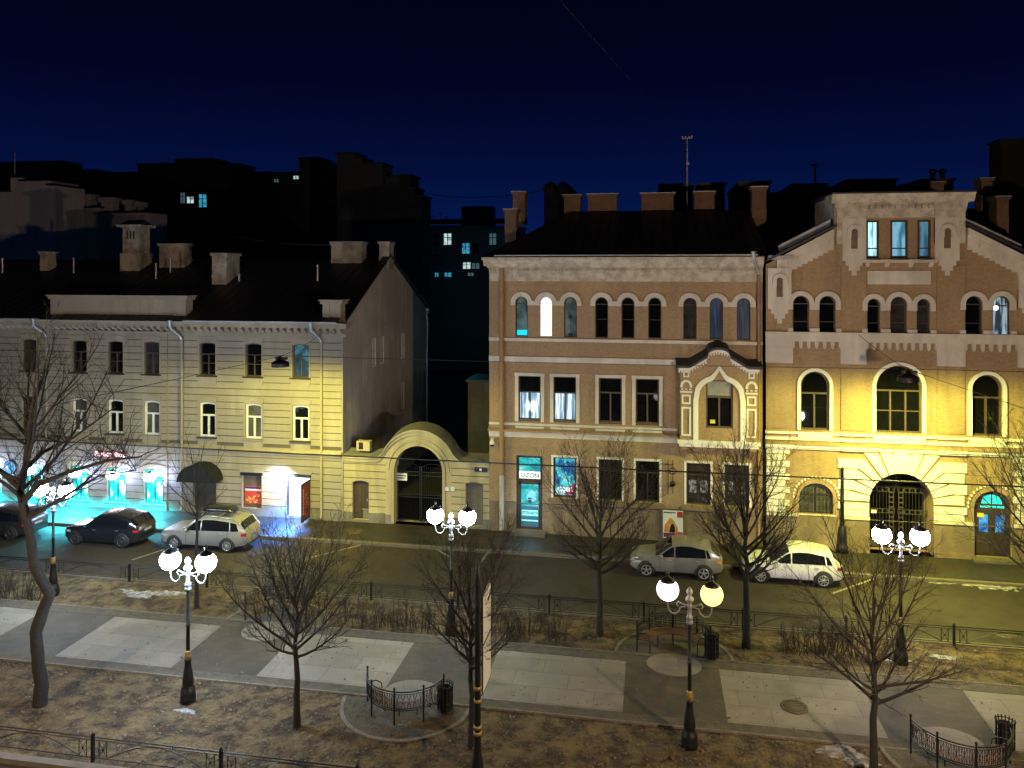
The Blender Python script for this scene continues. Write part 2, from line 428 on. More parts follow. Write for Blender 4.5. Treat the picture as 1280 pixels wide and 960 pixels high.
# ------------------------------------------------------------------ benches on round pads
m_seat = mat('red_brown_slats', (.115, .055, .035), .6, var=.25, scale=5, coord='obj')
def bench(cx, cy, sgn, rr, label, padlabel):
    """half-round bench; sgn=+1: the back is on the -y side (opens towards the houses), -1: the other way"""
    y0 = cy
    pad = MB(); n = 40; RP = 2.0
    pts = [(cx + RP * math.cos(PI * i / n), y0 - sgn * RP * math.sin(PI * i / n)) for i in range(n + 1)]
    if sgn > 0: pts = pts[::-1]
    pad.prism_z(pts, -.1, .03)
    structure('pad', pad, m_cobble)
    k = MB()
    for i in range(n):
        a0, a1 = PI * i / n, PI * (i + 1) / n
        q = [(cx + r * math.cos(a), y0 - sgn * r * math.sin(a)) for r, a in ((RP, a0), (RP + .12, a0), (RP + .12, a1), (RP, a1))]
        if sgn > 0: q = q[::-1]
        k.prism_z(q, -.1, .05)
    structure('pad_kerb', k, MATS['path_edge_stone'])
    d = MB(); yy = y0 + sgn * .55
    d.prism_z([(cx + .95 * math.cos(2 * PI * i / 36), yy + .8 * math.sin(2 * PI * i / 36)) for i in range(36)], -.05, .038)
    structure('pad_disc', d, m_slab)
    t = empty('curved_bench', (cx, cy, .03), label, 'bench', 'half-round benches of the boulevard')
    A0, A1 = R(8), R(172)
    def P(r, a, z): return (r * math.cos(a), -sgn * r * math.sin(a), z)
    N = 30; rin = rr - .47
    s = MB()
    for j in range(6):
        ra = rr - .06 - .075 * j; rb = ra - .055
        for i in range(N):
            a0, a1 = A0 + (A1 - A0) * i / N, A0 + (A1 - A0) * (i + 1) / N
            q = [P(r, a, 0)[:2] for r, a in ((rb, a0), (ra, a0), (ra, a1), (rb, a1))]
            if sgn > 0: q = q[::-1]
            s.prism_z(q, .435, .465)
    s.build('seat', m_seat, t)
    b = MB()
    def arc(r, z, w): b.tube([P(r, A0 + (A1 - A0) * i / N, z) for i in range(N + 1)], w, 5)
    arc(rr, 1.0, .022); arc(rr, .93, .012); arc(rr, .5, .014); arc(rr - .02, .43, .02); arc(rin, .43, .018)
    for i in range(2 * N):
        a = A0 + (A1 - A0) * (i + .5) / (2 * N)
        b.tube([P(rr, a, .5), P(rr, a, .93)], .008, 4)
        if i % 3 == 0 and i + 2 < 2 * N:
            a2 = A0 + (A1 - A0) * (i + 2.5) / (2 * N)
            b.tube([P(rr, a, .5), P(rr, a2, .93)], .007, 4); b.tube([P(rr, a2, .5), P(rr, a, .93)], .007, 4)
    b.build('backrest', m_dark, t)
    for i in range(5):
        a = A0 + (A1 - A0) * i / 4
        l = MB(); l.tube([P(rr, a, 0), P(rr, a, 1.08)], .028, 6); l.lathe([(.03, 0), (.045, .02), (.03, .05), (.001, .07)], P(rr, a, 1.08), 8)
        l.build('post', m_dark, t)
    for i in range(5):
        a = A0 + (A1 - A0) * (i + .02 + .0 * i) / 4.04
        l = MB(); l.tube([P(rin, a, 0), P(rin, a, .44)], .022, 6); l.tube([P(rin, a, .43), P(rr, a, .43)], .015, 5)
        l.build('leg', m_dark, t)
    for a in (A0, A1):
        l = MB(); l.tube([P(rin, a, .43), P(rin + .02, a, .6), P(rin + .15, a, .68), P(rr, a, .66)], .016, 5); l.build('armrest', m_dark, t)
    return t
bench(-7.75, 24.25, 1, 1.28, 'black iron half-round bench before the path, beside the banner mast', '')
bench(.78, 28.75, -1, 1.32, 'half-round bench with brown seat under the lamp with a yellow globe', '')
bench(8.65, 24.42, 1, 1.32, 'half-round iron bench at the lower right corner with a bin beside it', '')
bench(-14.6, 28.6, -1, 1.3, 'half-round bench half hidden behind the bare tree left of centre', '')

def bin_(x, y, label):
    t = empty('litter_bin', (x, y, .03), label, 'litter bin', 'black slatted litter bins')
    g = MB(); g.lathe([(.2, 0), (.2, .06), (.19, .1), (.19, .74)], n=16); g.build('liner', m_void, t)
    g = MB()
    for i in range(16):
        a = 2 * PI * i / 16; g.tube([(.235 * math.cos(a), .235 * math.sin(a), .05), (.235 * math.cos(a), .235 * math.sin(a), .74), (.26 * math.cos(a), .26 * math.sin(a), .86)], .018, 4)
    for z in (.06, .3, .6, .8):
        g.tube([(.24 * math.cos(2 * PI * i / 20), .24 * math.sin(2 * PI * i / 20), z) for i in range(21)], .016, 5)
    g.build('slats', m_dark, t)
bin_(-6.42, 24.0, 'black slatted litter bin at the end of the bench beside the mast')
bin_(2.12, 28.95, 'black slatted litter bin beside the brown-seated bench by the lamp post')
bin_(10.12, 24.95, 'black slatted litter bin by the bench at the lower right corner')

# ------------------------------------------------------------------ fences
def fence(y, x0, n, dx, z, label):
    t = empty('iron_fence', (x0, y, z), label, 'fence', 'low iron fences along the boulevard')
    for i in range(n + 1):
        p = MB(); X = i * dx; p.box(X - .04, X + .04, -.04, .04, 0, .76); p.lathe([(.05, .76), (.055, .79), (.03, .82), (.001, .85)], (X, 0, 0), 8)
        p.build('post', m_dark, t)
        if i == n: break
        f = MB(); a, b = X + .04, X + dx - .04
        for zz, r in ((.70, .022), (.62, .016), (.12, .02)): f.tube([(a, 0, zz), (b, 0, zz)], r, 4)
        for q, e in ((a, 1), (b, -1)):
            u, v = q + .16 * e, q + .40 * e
            for xx in (u, v): f.tube([(xx, 0, .12), (xx, 0, .64)], .015, 4)
            f.tube([(u, 0, .14), (v, 0, .6)], .009, 4); f.tube([(v, 0, .14), (u, 0, .6)], .009, 4)
            f.lathe([(.001, -.012), (.035, -.01), (.035, .01), (.001, .012)], ((u + v) / 2, 0, .37), 8, axis='y')
        u, v = a + .42, b - .42; k = 14
        f.tube([(u + (v - u) * j / k, 0, .14 + .47 * math.sin(PI * j / k)) for j in range(k + 1)], .015, 4)
        for xx in (.33, .67): f.tube([(u + (v - u) * xx, 0, .6), (u + (v - u) * xx, 0, .7)], .01, 4)
        f.build('panel', m_dark, t)
fence(31.5, -38.1, 15, 3.78, .0, 'low black iron fence between the lawn and the street with cars')
fence(19.8, -23.5, 9, 3.95, .0, 'low black iron fence at the lower left edge of the lawn')
YF = 41.1
def arch_ring(mb, o, w, y0, y1, legs=0, mi=0, n=16, key=0):
    "flat band of width w round the head of an arched opening, with straight legs below the springing"
    zs = o.zt - o.rise; pts = []
    for i in range(n + 1):
        a = PI * i / n; ca, sa = math.cos(a), math.sin(a)
        pts.append(((o.cx + o.hw * ca, zs + o.rise * sa), (o.cx + (o.hw + w) * ca, zs + (o.rise + w) * sa)))
    if legs: pts = [((o.cx + o.hw, zs - legs), (o.cx + o.hw + w, zs - legs))] + pts + [((o.cx - o.hw, zs - legs), (o.cx - o.hw - w, zs - legs))]
    for (a, b), (c, d) in zip(pts, pts[1:]): mb.prism_y([a, b, d, c], y0, y1, mi)

def gutterpipe(T, x, ztop, zbot, y, top_mat, low_mat, out=.55):
    "drainpipe: tin funnel and elbow under the eave, painted pipe below"
    p = MB(); p.tube([(x, y - .12, ztop - 1.0), (x, y - .12, zbot + .25), (x, y - .22, zbot + .08)], .075, 8)
    for z in (ztop - 2.4, zbot + 1.2, (ztop + zbot) / 2): p.lathe([(.075, -.03), (.095, -.03), (.095, .03), (.075, .03)], (x, y - .12, z), 8)
    o = T.part('drainpipe', p, low_mat)
    e = MB(); e.tube([(x - .32, y - out, ztop - .02), (x - .30, y - out, ztop - .32), (x - .05, y - .18, ztop - .85), (x, y - .12, ztop - 1.05)], [.13, .08, .075, .078], 8)
    e.lathe([(.09, -.1), (.15, .06), (.15, .1)], (x - .32, y - out, ztop - .02), 8)
    T.part('elbow', e, top_mat, o)

def chimney(T, roof, x, y, z0, z1, wx, wy, m, cap=True, name='chimney', cells=1):
    p = MB()
    p.box(x - wx / 2, x + wx / 2, y - wy / 2, y + wy / 2, z0, z1 - .14)
    p.box(x - wx / 2 - .04, x + wx / 2 + .04, y - wy / 2 - .04, y + wy / 2 + .04, z0 + (z1 - z0) * .42, z0 + (z1 - z0) * .42 + .07)
    p.box(x - wx / 2 - .08, x + wx / 2 + .08, y - wy / 2 - .08, y + wy / 2 + .08, z1 - .14, z1)
    p.box(x - wx / 2 - .11, x + wx / 2 + .11, y - wy / 2 - .11, y + wy / 2 + .11, z1 + .001, z1 + .05, 1)
    return T.part(name, p, [m, m_tin], roof)

# ================================================================== left building
LB = Thing('apartment_house', (-27, YF, 0), 'long beige three-storey house with banded plaster, shops below and a side gable', 'building')
x0, x1 = -47.0, -16.86
C3 = [-45.6, -42.9, -39.9, -36.64, -33.19, -30.82, -28.48, -25.02, -22.18, -19.33]
ops3 = [Op(x, .49, 7.86, 9.74, .07, 'seg') for x in C3]
ops2 = [Op(x, .50, 4.34, 6.32, .07, 'seg') for x in C3]
shops = [Op(x, .62, .32, 2.36, .07, 'seg') for x in (-44.6, -41.9, -39.1, -36.3, -33.2, -30.76, -28.36)]
o_door = Op(-25.18, .72, .05, 2.55, .3, 'seg'); o_red = Op(-22.27, .62, .40, 2.42, .07, 'seg'); o_lit = Op(-19.46, .68, .12, 2.46, .08, 'seg')
opsL = ops3 + ops2 + shops + [o_door, o_red, o_lit]
w = MB()
secs = ((x0, -34.42, YF), (-34.42, -27.5, YF - .1), (-27.5, -18.02, YF), (-18.02, x1, YF - .06))
for a, b, y in secs:
    so = [o for o in opsL if a < o.cx < b]
    wall_band(w, a, b, 0, 10.5, y + .035, so, mi=1)
    z = .62
    while z < 10.3:
        if not (3.5 < z + .17 < 3.9): wall_band(w, a, b, z, z + .338, y, so, ret=.036)
        z += .385
    for o in so: reveal(w, o, y, .26 + (YF - y))
for xx in (-34.42, -27.5): w.box(xx - .003, xx + .003, YF - .1, YF + .04, 0, 10.5)
w.quad((-18.02, YF - .06, 0), (-18.02, YF - .06, 10.5), (-18.02, YF + .04, 10.5), (-18.02, YF + .04, 0))
LB.part('wall', w, [m_beige, m_groove])
# plinth
p = MB()
for a, b, y in secs:
    so = [o for o in opsL if a < o.cx < b]
    wall_band(p, a, b, 0, .56, y - .05, so, ret=.09)
    for o in so:
        if o.zb < .56: reveal(p, o, y - .05, .06)
LB.part('plinth', p, m_beige_pl)
# window hoods: flat voussoir plates with a flared foot, over every window
def hood(T, o, y, m, h=.42):
    g = MB(); n = 8; top = []; bot = []
    for i in range(n + 1):
        q = -1 + 2 * i / n
        bot.append((o.cx + q * (o.hw + .02), o.zt - o.rise * q * q + .02)); top.append((o.cx + q * (o.hw + .17), o.zt + h - (o.rise + .02) * q * q))
    for i in range(n): g.prism_y([bot[i], bot[i + 1], top[i + 1], top[i]], y - .045, y + .03)
    if o.zb > 1: 
        for e in (-1, 1):   # slim side casings
            xx = o.cx + e * (o.hw + .055); g.box(min(xx - .05, xx + .05), max(xx - .05, xx + .05), y - .02, y + .03, o.zb, o.head(o.cx + e * o.hw * .999) + .02)
    return T.part('hood', g, m)
for o in ops3 + ops2 + shops + [o_red, o_lit]:
    y = YF - .1 if -34.42 < o.cx < -27.5 else YF
    hood(LB, o, y, m_beige, .30 if o.zb < 1 else .36)
    if o.zb > 1:
        a = MB(); a.prism_y([(o.cx - .58, o.zb - .06), (o.cx - .58, o.zb - .5), (o.cx - .46, o.zb - .5), (o.cx - .40, o.zb - .58), (o.cx + .40, o.zb - .58), (o.cx + .46, o.zb - .5), (o.cx + .58, o.zb - .5), (o.cx + .58, o.zb - .06)], y - .035, y + .03)
        LB.part('apron', a, m_beige)
o0 = Op(0, .49, 0, 1.88, .07, 'seg')
wa = make_window(o0, m_brownframe, m_pane, m_blackwood, ('v', .36), tr=.64, sill_d=.34)
wb = make_window(o0, m_brownframe, m_pane2, m_blackwood, ('v',), tr=.64, sill_d=.34)
first = {}
def put(T, key, wobj, x, y, z):
    T.place(wobj, x, y, z, key not in first); first[key] = 1
for i, o in enumerate(ops3):
    y = (YF - .1 if -34.42 < o.cx < -27.5 else YF) + .16
    if o.cx == -19.33: continue
    put(LB, 'a' if i % 3 else 'b', wa if i % 3 else wb, o.cx, y, o.zb)
m_tealrefl = room('teal_reflection_pane', [(.3, (.01, .03, .04)), (.5, (.03, .10, .13)), (.62, (.10, .30, .36))], .55, 3.1, 1.6, 1.2)
LB.place(make_window(o0, m_brownframe, m_tealrefl, m_blackwood, ('v',), tr=.62, sill_d=.34), -19.33, YF + .16, 7.86, True)
# the teal reflection in that pane is put in as a glow
o2 = Op(0, .50, 0, 1.98, .07, 'seg')
wc = make_window(o2, m_whiteframe, m_pane, m_blackwood, ('v',), tr=.62, sill_d=.34, t=.10)
wcd = make_window(o2, m_whiteframe, m_pane3, m_beige, ('v',), tr=.62, sill_d=.3, t=.10)  # pale pane colour stands in for reflections in the glass
wdk = make_window(o2, m_blackwood, m_pane, m_blackwood, ('v',), tr=.62, sill_d=.3, t=.07)
m_blueroom = room('blue_room_window', [(.3, (.01, .05, .07)), (.48, (.06, .26, .36)), (.6, (.5, .9, 1.0))], .9, 7.7, 1.5, 1.6)
for i, o in enumerate(ops2):
    y = (YF - .1 if -34.42 < o.cx < -27.5 else YF) + .16
    if o.cx == -36.64: put(LB, 'dk', wdk, o.cx, y, o.zb)
    elif i % 2: put(LB, 'c', wc, o.cx, y, o.zb)
    else: put(LB, 'cd', wcd, o.cx, y, o.zb)
# shop windows: lit rooms behind, white lamp housings at the head
m_shop = room('teal_shop_room', [(.30, (.0, .22, .24)), (.44, (.0, .62, .60)), (.54, (.55, 1.0, .97)), (.66, (.9, 1.0, 1.0))], 2.4, 1.2, 1.7, 1.1)
m_tealframe = mat('teal_frame', (.02, .20, .20), .5, var=.1)
os_ = Op(0, .62, 0, 2.04, .07, 'seg')
ws = make_window(os_, m_tealframe, m_shop, m_tealframe, ('v',), t=.11, tr=.66, sill_d=.24)
m_hot = glow('shop_lamp_white', (.86, 1.0, 1.0), 26)
lp = MB(); lp.lathe([(.001, .0), (.18, .02), (.31, .12), (.35, .26), (.29, .39), (.14, .48), (.001, .49)], (0, -.5, 1.44), 16)
lo = lp.build('shop_lamp', m_hot, ws)
lp2 = MB(); lp2.tube([(0, -.02, 2.0), (0, -.3, 2.06), (0, -.5, 2.0)], .02, 6); lp2.lathe([(.16, 0), (.1, .05), (.04, .09), (.001, .09)], (0, -.5, 1.92), 14)
lp2.build('lamp_arm', m_dark, ws)
for i, o in enumerate(shops):
    y = (YF - .1 if -34.42 < o.cx < -27.5 else YF) + .16
    put(LB, 's', ws, o.cx, y, o.zb)
# string course and cornice
g = MB()
for a, b, y in secs:
    g.box(a - (.0), b, y - .09, y + .04, 3.50, 3.62); g.box(a, b, y - .16, y + .04, 3.62, 3.70)
    g.prism_x([(y - .20, 3.70), (y + .04, 3.70), (y + .04, 3.88), (y - .02, 3.84)], a, b)
LB.part('string_course', g, m_beige)
g = MB()
g.box(x0, x1 + .25, YF - .14, YF + .04, 10.2, 10.34); g.box(x0, x1 + .45, YF - .62, YF + .05, 10.68, 10.84)
g.prism_x([(YF - .72, 10.84), (YF + .05, 10.84), (YF + .05, 10.98), (YF - .78, 10.98)], x0, x1 + .5)
x = x0 + .2
while x < x1 + .2:
    g.prism_x([(YF - .5, 10.56), (YF - .12, 10.36), (YF - .1, 10.68), (YF - .5, 10.68)], x, x + .2); x += .42
g.box(x0, x1, YF - .1, YF + .04, 10.34, 10.68)
LB.part('cornice', g, m_beige)
# body, side gable
side = MB(); D0, D1, RY = YF + .04, 57.6, 48.9
vsx = x1
so = [Op(46.05, .22, 8.0, 9.66, .0), Op(47.55, .22, 8.0, 9.66, 0), Op(51.7, .25, 7.85, 9.5, 0), Op(51.7, .25, 4.2, 6.1, 0)]
gab = lambda y: 11.0 + (14.75 - 11.0) * (1 - abs(y - RY) / (RY - D0 if y < RY else D1 - RY)) if y < RY else 10.9 + (14.75 - 10.9) * (1 - (y - RY) / (D1 - RY))
tmp = MB(); wall_band(tmp, D0, D1, 0, 15, 0, so, top=gab, xtra=[RY])
for o in so: reveal(tmp, o, 0, .25)
side.v = [(vsx - q, y, z) for y, q, z in tmp.v]; side.f = [tuple(f) for f in tmp.f]; side.m = tmp.m; side.sm = tmp.sm
side.quad((x0, D1, 0), (vsx, D1, 0), (vsx, D1, 10.9), (x0, D1, 10.9))
side.box(vsx - .02, vsx + .035, YF - .06, 44.0, 0, 10.98)
LB.part('side_wall', side, m_sidewall)
m_narrow = mat('pale_reveal', (.8, .78, .75), .8)
for o in so:
    f = MB(); f.box(vsx - .22, vsx - .2, o.cx - o.hw, o.cx + o.hw, o.zb, o.zt); ow = LB.part('side_window', f, m_pane)
    f = MB(); f.box(vsx - .20, vsx - .13, o.cx + o.hw - .07, o.cx + o.hw - .002, o.zb + .01, o.zt - .01); f.box(vsx - .2, vsx - .13, o.cx - o.hw + .002, o.cx - o.hw + .06, o.zb + .01, o.zt - .01)
    f.box(vsx - .2, vsx + .06, o.cx - o.hw - .05, o.cx + o.hw + .05, o.zb - .06, o.zb); f.box(vsx - .02, vsx + .035, o.cx + o.hw, o.cx + o.hw + .12, o.zb, o.zt); LB.part('frame', f, m_narrow, ow)
p = MB(); p.tube([(vsx + .1, 57.4, 10.8), (vsx + .1, 57.4, .3)], .08, 8); p.lathe([(.09, -.2), (.2, .1), (.2, .2)], (vsx + .1, 57.4, 10.75), 8); LB.part('drainpipe', p, m_tin)
# roof
r = MB()
r.quad((x0, YF - .82, 10.99), (x1 - .02, YF - .82, 10.99), (x1 - .02, RY, 14.6), (x0, RY, 14.6))
r.quad((x0, RY, 14.6), (x1 - .02, RY, 14.6), (x1 - .02, D1 + .3, 10.85), (x0, D1 + .3, 10.85))
r.quad((x0, YF - .82, 10.985), (x1, YF - .82, 10.985), (x1, YF + .5, 10.984), (x0, YF + .5, 10.984))
for (ya, za), (yb, zb) in (((YF + .3, 11.05), (RY, 14.78)), ((RY, 14.78), (D1 + .2, 10.95))):
    r.prism_x([(ya, za), (yb, zb), (yb, zb + .12), (ya, za + .12)], x1 - .3, x1 + .16)
xx = x0
while xx < x1 - .5:   # standing seams
    r.prism_x([(YF - .8, 10.995), (RY, 14.605), (RY, 14.64), (YF - .8, 11.03)], xx, xx + .03); xx += .62
roofL = LB.part('roof', r, m_roof)
g = MB(); g.tube([(x0, YF - .86, 11.03), (-35.3, YF - .86, 11.03)], .05, 6, 0); g.tube([(-26.0, YF - .86, 11.03), (x1, YF - .86, 11.03)], .05, 6, 0)
LB.part('gutter', g, m_tin, roofL)
for x, z0, z1, wx, wy, y in ((-44.5, 12.4, 14.4, 1.0, .8, 46.2),): chimney(LB, roofL, x, y, z0, z1, wx, wy, m_chim)
def pxchim(T, roof, pxl, pxr, pyt, pyb, Y, wy, m, **k):
    xa, zt = wal(pxl, pyt, Y); xb, zb = wal(pxr, pyb, Y)
    return chimney(T, roof, (xa + xb) / 2, Y + wy / 2, min(zb - .6, zt - .8), zt, xb - xa, wy, m, **k)
pxchim(LB, roofL, 199, 230, 305, 330, 47.5, .9, m_chim)
pxchim(LB, roofL, 265, 283, 317, 355, 45.0, 1.6, m_chim)
pxchim(LB, roofL, 414, 452, 303, 332, 48.2, .9, m_chim)
pxchim(LB, roofL, 474, 486, 303, 326, 48.6, 1.0, m_chim)
pxchim(LB, roofL, 50, 61, 315, 332, 47.0, .7, m_chim)
# the slotted vent turret
xa, zt = wal(152, 281, 47.0); xb, zb = wal(172, 332, 47.0); t_ = MB(); cx = (xa + xb) / 2; hw = (xb - xa) / 2
t_.box(cx - hw - .12, cx + hw + .12, 47, 48.4, zb - .6, zb + .85); t_.box(cx - hw, cx + hw, 47.1, 48.3, zb + .85, zt - .16)
t_.prism_x([(46.95, zt - .16), (48.45, zt - .16), (48.6, zt), (46.8, zt)], cx - hw - .3, cx + hw + .3)
t_.prism_x([(46.95, zt), (48.45, zt), (47.7, zt + .35)], cx - hw - .1, cx + hw + .1, 1)
for k in (-.24, 0, .24): t_.box(cx + k - .05, cx + k + .05, 47.085, 47.11, zt - .95, zt - .42, 2)
LB.part('chimney', t_, [m_chim, m_roof, m_void], roofL)
for px, py in ((3, 332), (92, 332), (195, 339), (213, 331), (397, 341), (299, 352)):
    x, z = wal(px, py, 45.5); p = MB(); p.tube([(x, 45.5, z - .5), (x, 45.5, z + .45)], .07, 7); p.lathe([(.07, 0), (.12, .02), (.001, .1)], (x, 45.5, z + .45), 7); LB.part('vent_pipe', p, m_tin, roofL)
# attic parapet and corner block
def attic(xa, xb, z1):
    g = MB(); y = YF - .12
    g.box(xa, xb, y, YF + .5, 10.99, z1 - .25); g.box(xa - .12, xb + .12, y - .14, YF + .6, z1 - .25, z1 - .08); g.box(xa - .2, xb + .2, y - .22, YF + .66, z1 - .08, z1)
    g.box(xa - .1, xb + .1, y - .08, YF + .5, 10.985, 11.2)
    for e in (xa, xb):
        s = min(.75, (xb - xa) / 2.6); q = (e, e + s) if e == xa else (e - s, e); g.box(q[0], q[1], y - .07, y + .01, 11.2, z1 - .25)
    return LB.part('parapet', g, m_beige)
attic(-35.05, -26.25, 12.42); attic(-17.95, -16.9, 12.25)
# entrance with arched tin canopy
d = MB()
d.prism_y([(o_door.cx - .72, .05), (o_door.cx + .72, .05)] + [(o_door.cx + .72 * q, o_door.zt - .3 * q * q) for q in (1, .6, .2, -.2, -.6, -1)], YF + .15, YF + .2)
for e in (-1, 1):
    for za, zb in ((.25, 1.0), (1.15, 2.05)): d.box(o_door.cx + e * .36 - .25, o_door.cx + e * .36 + .25, YF + .12, YF + .16, za, zb)
dd = LB.part('door', d, m_blackwood)
g = MB(); n = 18; rx = 1.14
for i in range(n):
    a0, a1 = PI * i / n, PI * (i + 1) / n
    q = lambda a, k: (o_door.cx + rx * k * math.cos(a), 1.95 + 1.0 * k * math.sin(a))
    g.prism_y([q(a0, .95), q(a0, 1), q(a1, 1), q(a1, .95)], YF - 1.0, YF)
g.prism_y([(o_door.cx + rx * .95 * math.cos(PI * i / n), 1.95 + .95 * math.sin(PI * i / n)) for i in range(n + 1)], YF - .93, YF - .9, 0)
LB.part('canopy', g, mat('black_canopy', (.006, .006, .006), .8))
for x in (-35.37, -26.54, -18.04): gutterpipe(LB, x, 10.95, .05, YF - .02, m_tin, m_beige, .78)
# red poster shutter in the window beside the entrance
g = MB(); g.prism_y([(q[0] + o_red.cx, q[1] + o_red.zb) for q in outline(o_red, .0)], YF + .18, YF + .2); sh = LB.part('shop_window', g, m_brownframe)
m_red = mat('red_poster', (.42, .035, .03), .6, var=.15, scale=3)
m_orange = mat('orange_print', (.75, .30, .06), .6, var=.5, scale=7)
m_navy = mat('navy_print', (.02, .03, .09), .6, var=.1)
g = MB(); xa, xb = o_red.cx - .5, o_red.cx + .5
g.box(xa, xb, YF + .16, YF + .178, .62, 1.62, 0); g.box(xa + .01, xb - .01, YF + .155, YF + .159, 1.36, 1.44, 1); g.box(xa + .02, xb - .1, YF + .155, YF + .159, 1.48, 1.58, 3)
rnd = random.Random(3)
for i in range(26):
    a = rnd.uniform(xa + .05, xb - .12); b = .68 + rnd.random() ** 1.6 * (.2 + .35 * (a - xa)); s = rnd.uniform(.03, .07)
    g.prism_y([(a + s * math.cos(k), b + s * math.sin(k)) for k in (0, 1.2, 2.4, 3.6, 5)], YF + .150 - i * .0004, YF + .159, 2)
LB.part('poster', g, [m_red, m_sheet, m_orange, m_navy], sh)
g = MB(); g.box(o_red.cx - .66, o_red.cx + .66, YF - .12, YF + .1, 2.28, 2.44); LB.part('shutter_box', g, m_dark, sh)
# the bright shop doorway and its open red leaf
m_doorlit = room('white_shop_room', [(.3, (.7, .85, 1)), (.5, (.95, .98, 1))], 5, .3)
g = MB(); g.box(o_lit.cx - .67, o_lit.cx + .67, YF + .2, YF + .24, .13, 2.3); sd = LB.part('shop_doorway', g, m_doorlit)
g = MB(); g.box(o_lit.cx - .72, o_lit.cx + .74, YF - .14, YF + .1, 2.3, 2.46); g.box(o_lit.cx - .69, o_lit.cx - .62, YF + .02, YF + .18, .12, 2.3); LB.part('frame', g, m_navy, sd)
dl = MB(); dl.box(o_lit.cx + .66, o_lit.cx + .72, YF - 1.12, YF - .02, .12, 2.22); dl.box(o_lit.cx + .715, o_lit.cx + .735, YF - 1.05, YF - .1, .28, 2.1, 1)
for i in range(9):
    z = .5 + i * .16; dl.box(o_lit.cx + .733, o_lit.cx + .737, YF - .96, YF - .90, z, z + .11, 2)
for i in range(15):
    z = .42 + rnd.random() * 1.5; y = YF - .68 + rnd.uniform(-.12, .34); dl.box(o_lit.cx + .733, o_lit.cx + .737, y, y + rnd.uniform(.03, .1), z, z + rnd.uniform(.02, .12), 3)
leaf = LB.part('door_leaf', dl, [m_navy, mat('dark_red_print', (.17, .015, .018), .6), m_sheet, m_orange], sd)
m_bulk = glow('bulkhead_white', (.92, .97, 1.0), 38)
g = MB(); g.lathe([(.001, 0), (.13, .0), (.15, .1), (.1, .2), (.001, .24)], (o_lit.cx - .78, YF - .02, 2.08), 14, axis='y'); LB.part('bulkhead_lamp', g, m_bulk, sd)
# barber sign, round shop sign
def text(body, size, loc, m, parent, rot=(R(90), 0, 0), ext=.012, name='lettering', align='CENTER', bold=0):
    cu = bpy.data.curves.new(name, 'FONT'); cu.body = body; cu.size = size; cu.extrude = ext; cu.align_x = align; cu.offset = bold
    tmp = bpy.data.objects.new('text', cu); col.objects.link(tmp); bpy.context.view_layer.update()
    me = bpy.data.meshes.new_from_object(tmp.evaluated_get(bpy.context.evaluated_depsgraph_get())); bpy.data.objects.remove(tmp)
    me.materials.clear(); me.materials.append(m); o = bpy.data.objects.new(name, me); col.objects.link(o); o.location = loc; o.rotation_euler = rot
    o.parent = parent; return o
m_neon = glow('pink_neon', (1.0, .55, .58), 1.7)
bx, bz = wal(142, 569)
sg = empty('neon_sign', (bx, YF - .3, bz), 'small red neon shop sign on the beige wall above the lit shop windows', 'sign')
text('Barber Shop', .40, (0, 0, 0), m_neon, sg, bold=.004)
g = MB(); g.box(-.95, .95, .03, .06, -.02, .02); g.box(-.95, .95, .03, .06, .22, .26)
for k in (-.8, .8): g.box(k - .02, k + .02, .05, .2, -.02, .26)
g.build('rail', m_dark, sg)
bx, bz = wal(22, 581)
sg = empty('round_sign', (bx, YF - .45, bz), 'round pale blue lit shop sign at the left edge above the shop window', 'sign')
g = MB(); g.lathe([(.001, .0), (.36, 0), (.38, .05), (.38, .12), (.001, .12)], (0, 0, 0), 24, axis='y'); g.build('disc', glow('blue_disc', (.15, .42, .75), .9), sg)
g = MB(); g.lathe([(.38, -.01), (.42, .0), (.42, .13), (.38, .13)], (0, 0, 0), 24, axis='y'); g.tube([(0, .1, .38), (0, .4, .38)], .02, 5); g.build('rim', m_dark, sg)

# ================================================================== yellow gate wall
GW = Thing('gate_wall', (-12.6, YF, 0), 'low pale yellow gate wall with a round arch between the two houses', 'gate wall')
gx0, gx1 = -16.8, -8.56
axc, ahw = -12.5, 1.36
oa = Op(axc, ahw, 0, 4.32, 1.36, 'arch'); od1 = Op(-15.80, .47, .12, 2.28, .1, 'seg'); od2 = Op(-9.38, .49, .1, 2.5, .12, 'seg')
RO = 2.18; zc0 = 2.96
def topg(x):
    d = abs(x - axc); 
    a = zc0 + math.sqrt(RO * RO - d * d) if d < RO else 0
    e = max(0, 1 - max(0, d - RO * .9) / .55) if d > RO * .9 else 1
    return max(3.55 + .35 * e * e if d < RO + .4 else 3.55, a)
xt = [gx0 + (gx1 - gx0) * i / 90 for i in range(91)]
w = MB(); wall_band(w, gx0, gx1, 0, 9, YF + .03, [oa, od1, od2], top=topg, xtra=xt, mi=1)
z = .52
while z < 3.45:
    wall_band(w, gx0, gx1, z, min(z + .338, 3.5), YF, [Op(axc, ahw + .5, 0, 4.82, 1.86, 'arch'), od1, od2], ret=.032); z += .385
for o in (od1, od2): reveal(w, o, YF, .3)
reveal(w, oa, YF + .03, .75)
wall_band(w, gx0, gx1, 3.5, 9, YF - .002, [Op(axc, ahw + .12, 0, 4.44, 1.48, 'arch')], top=topg, xtra=xt)
wall_band(w, axc - ahw - .5, axc + ahw + .5, 0, 9, YF - .003, [Op(axc, ahw + .02, 0, 4.34, 1.38, 'arch')], top=lambda x: 2.96 + math.sqrt(max(0, 1.86 ** 2 - (x - axc) ** 2)), xtra=xt)
wb_ = MB(); wall_band(wb_, gx0, gx1, 0, 9, 0, [oa], top=topg, xtra=xt); w.add([(x, YF + .78, z) for x, y, z in wb_.v], [tuple(reversed(f)) for f in wb_.f], 0)
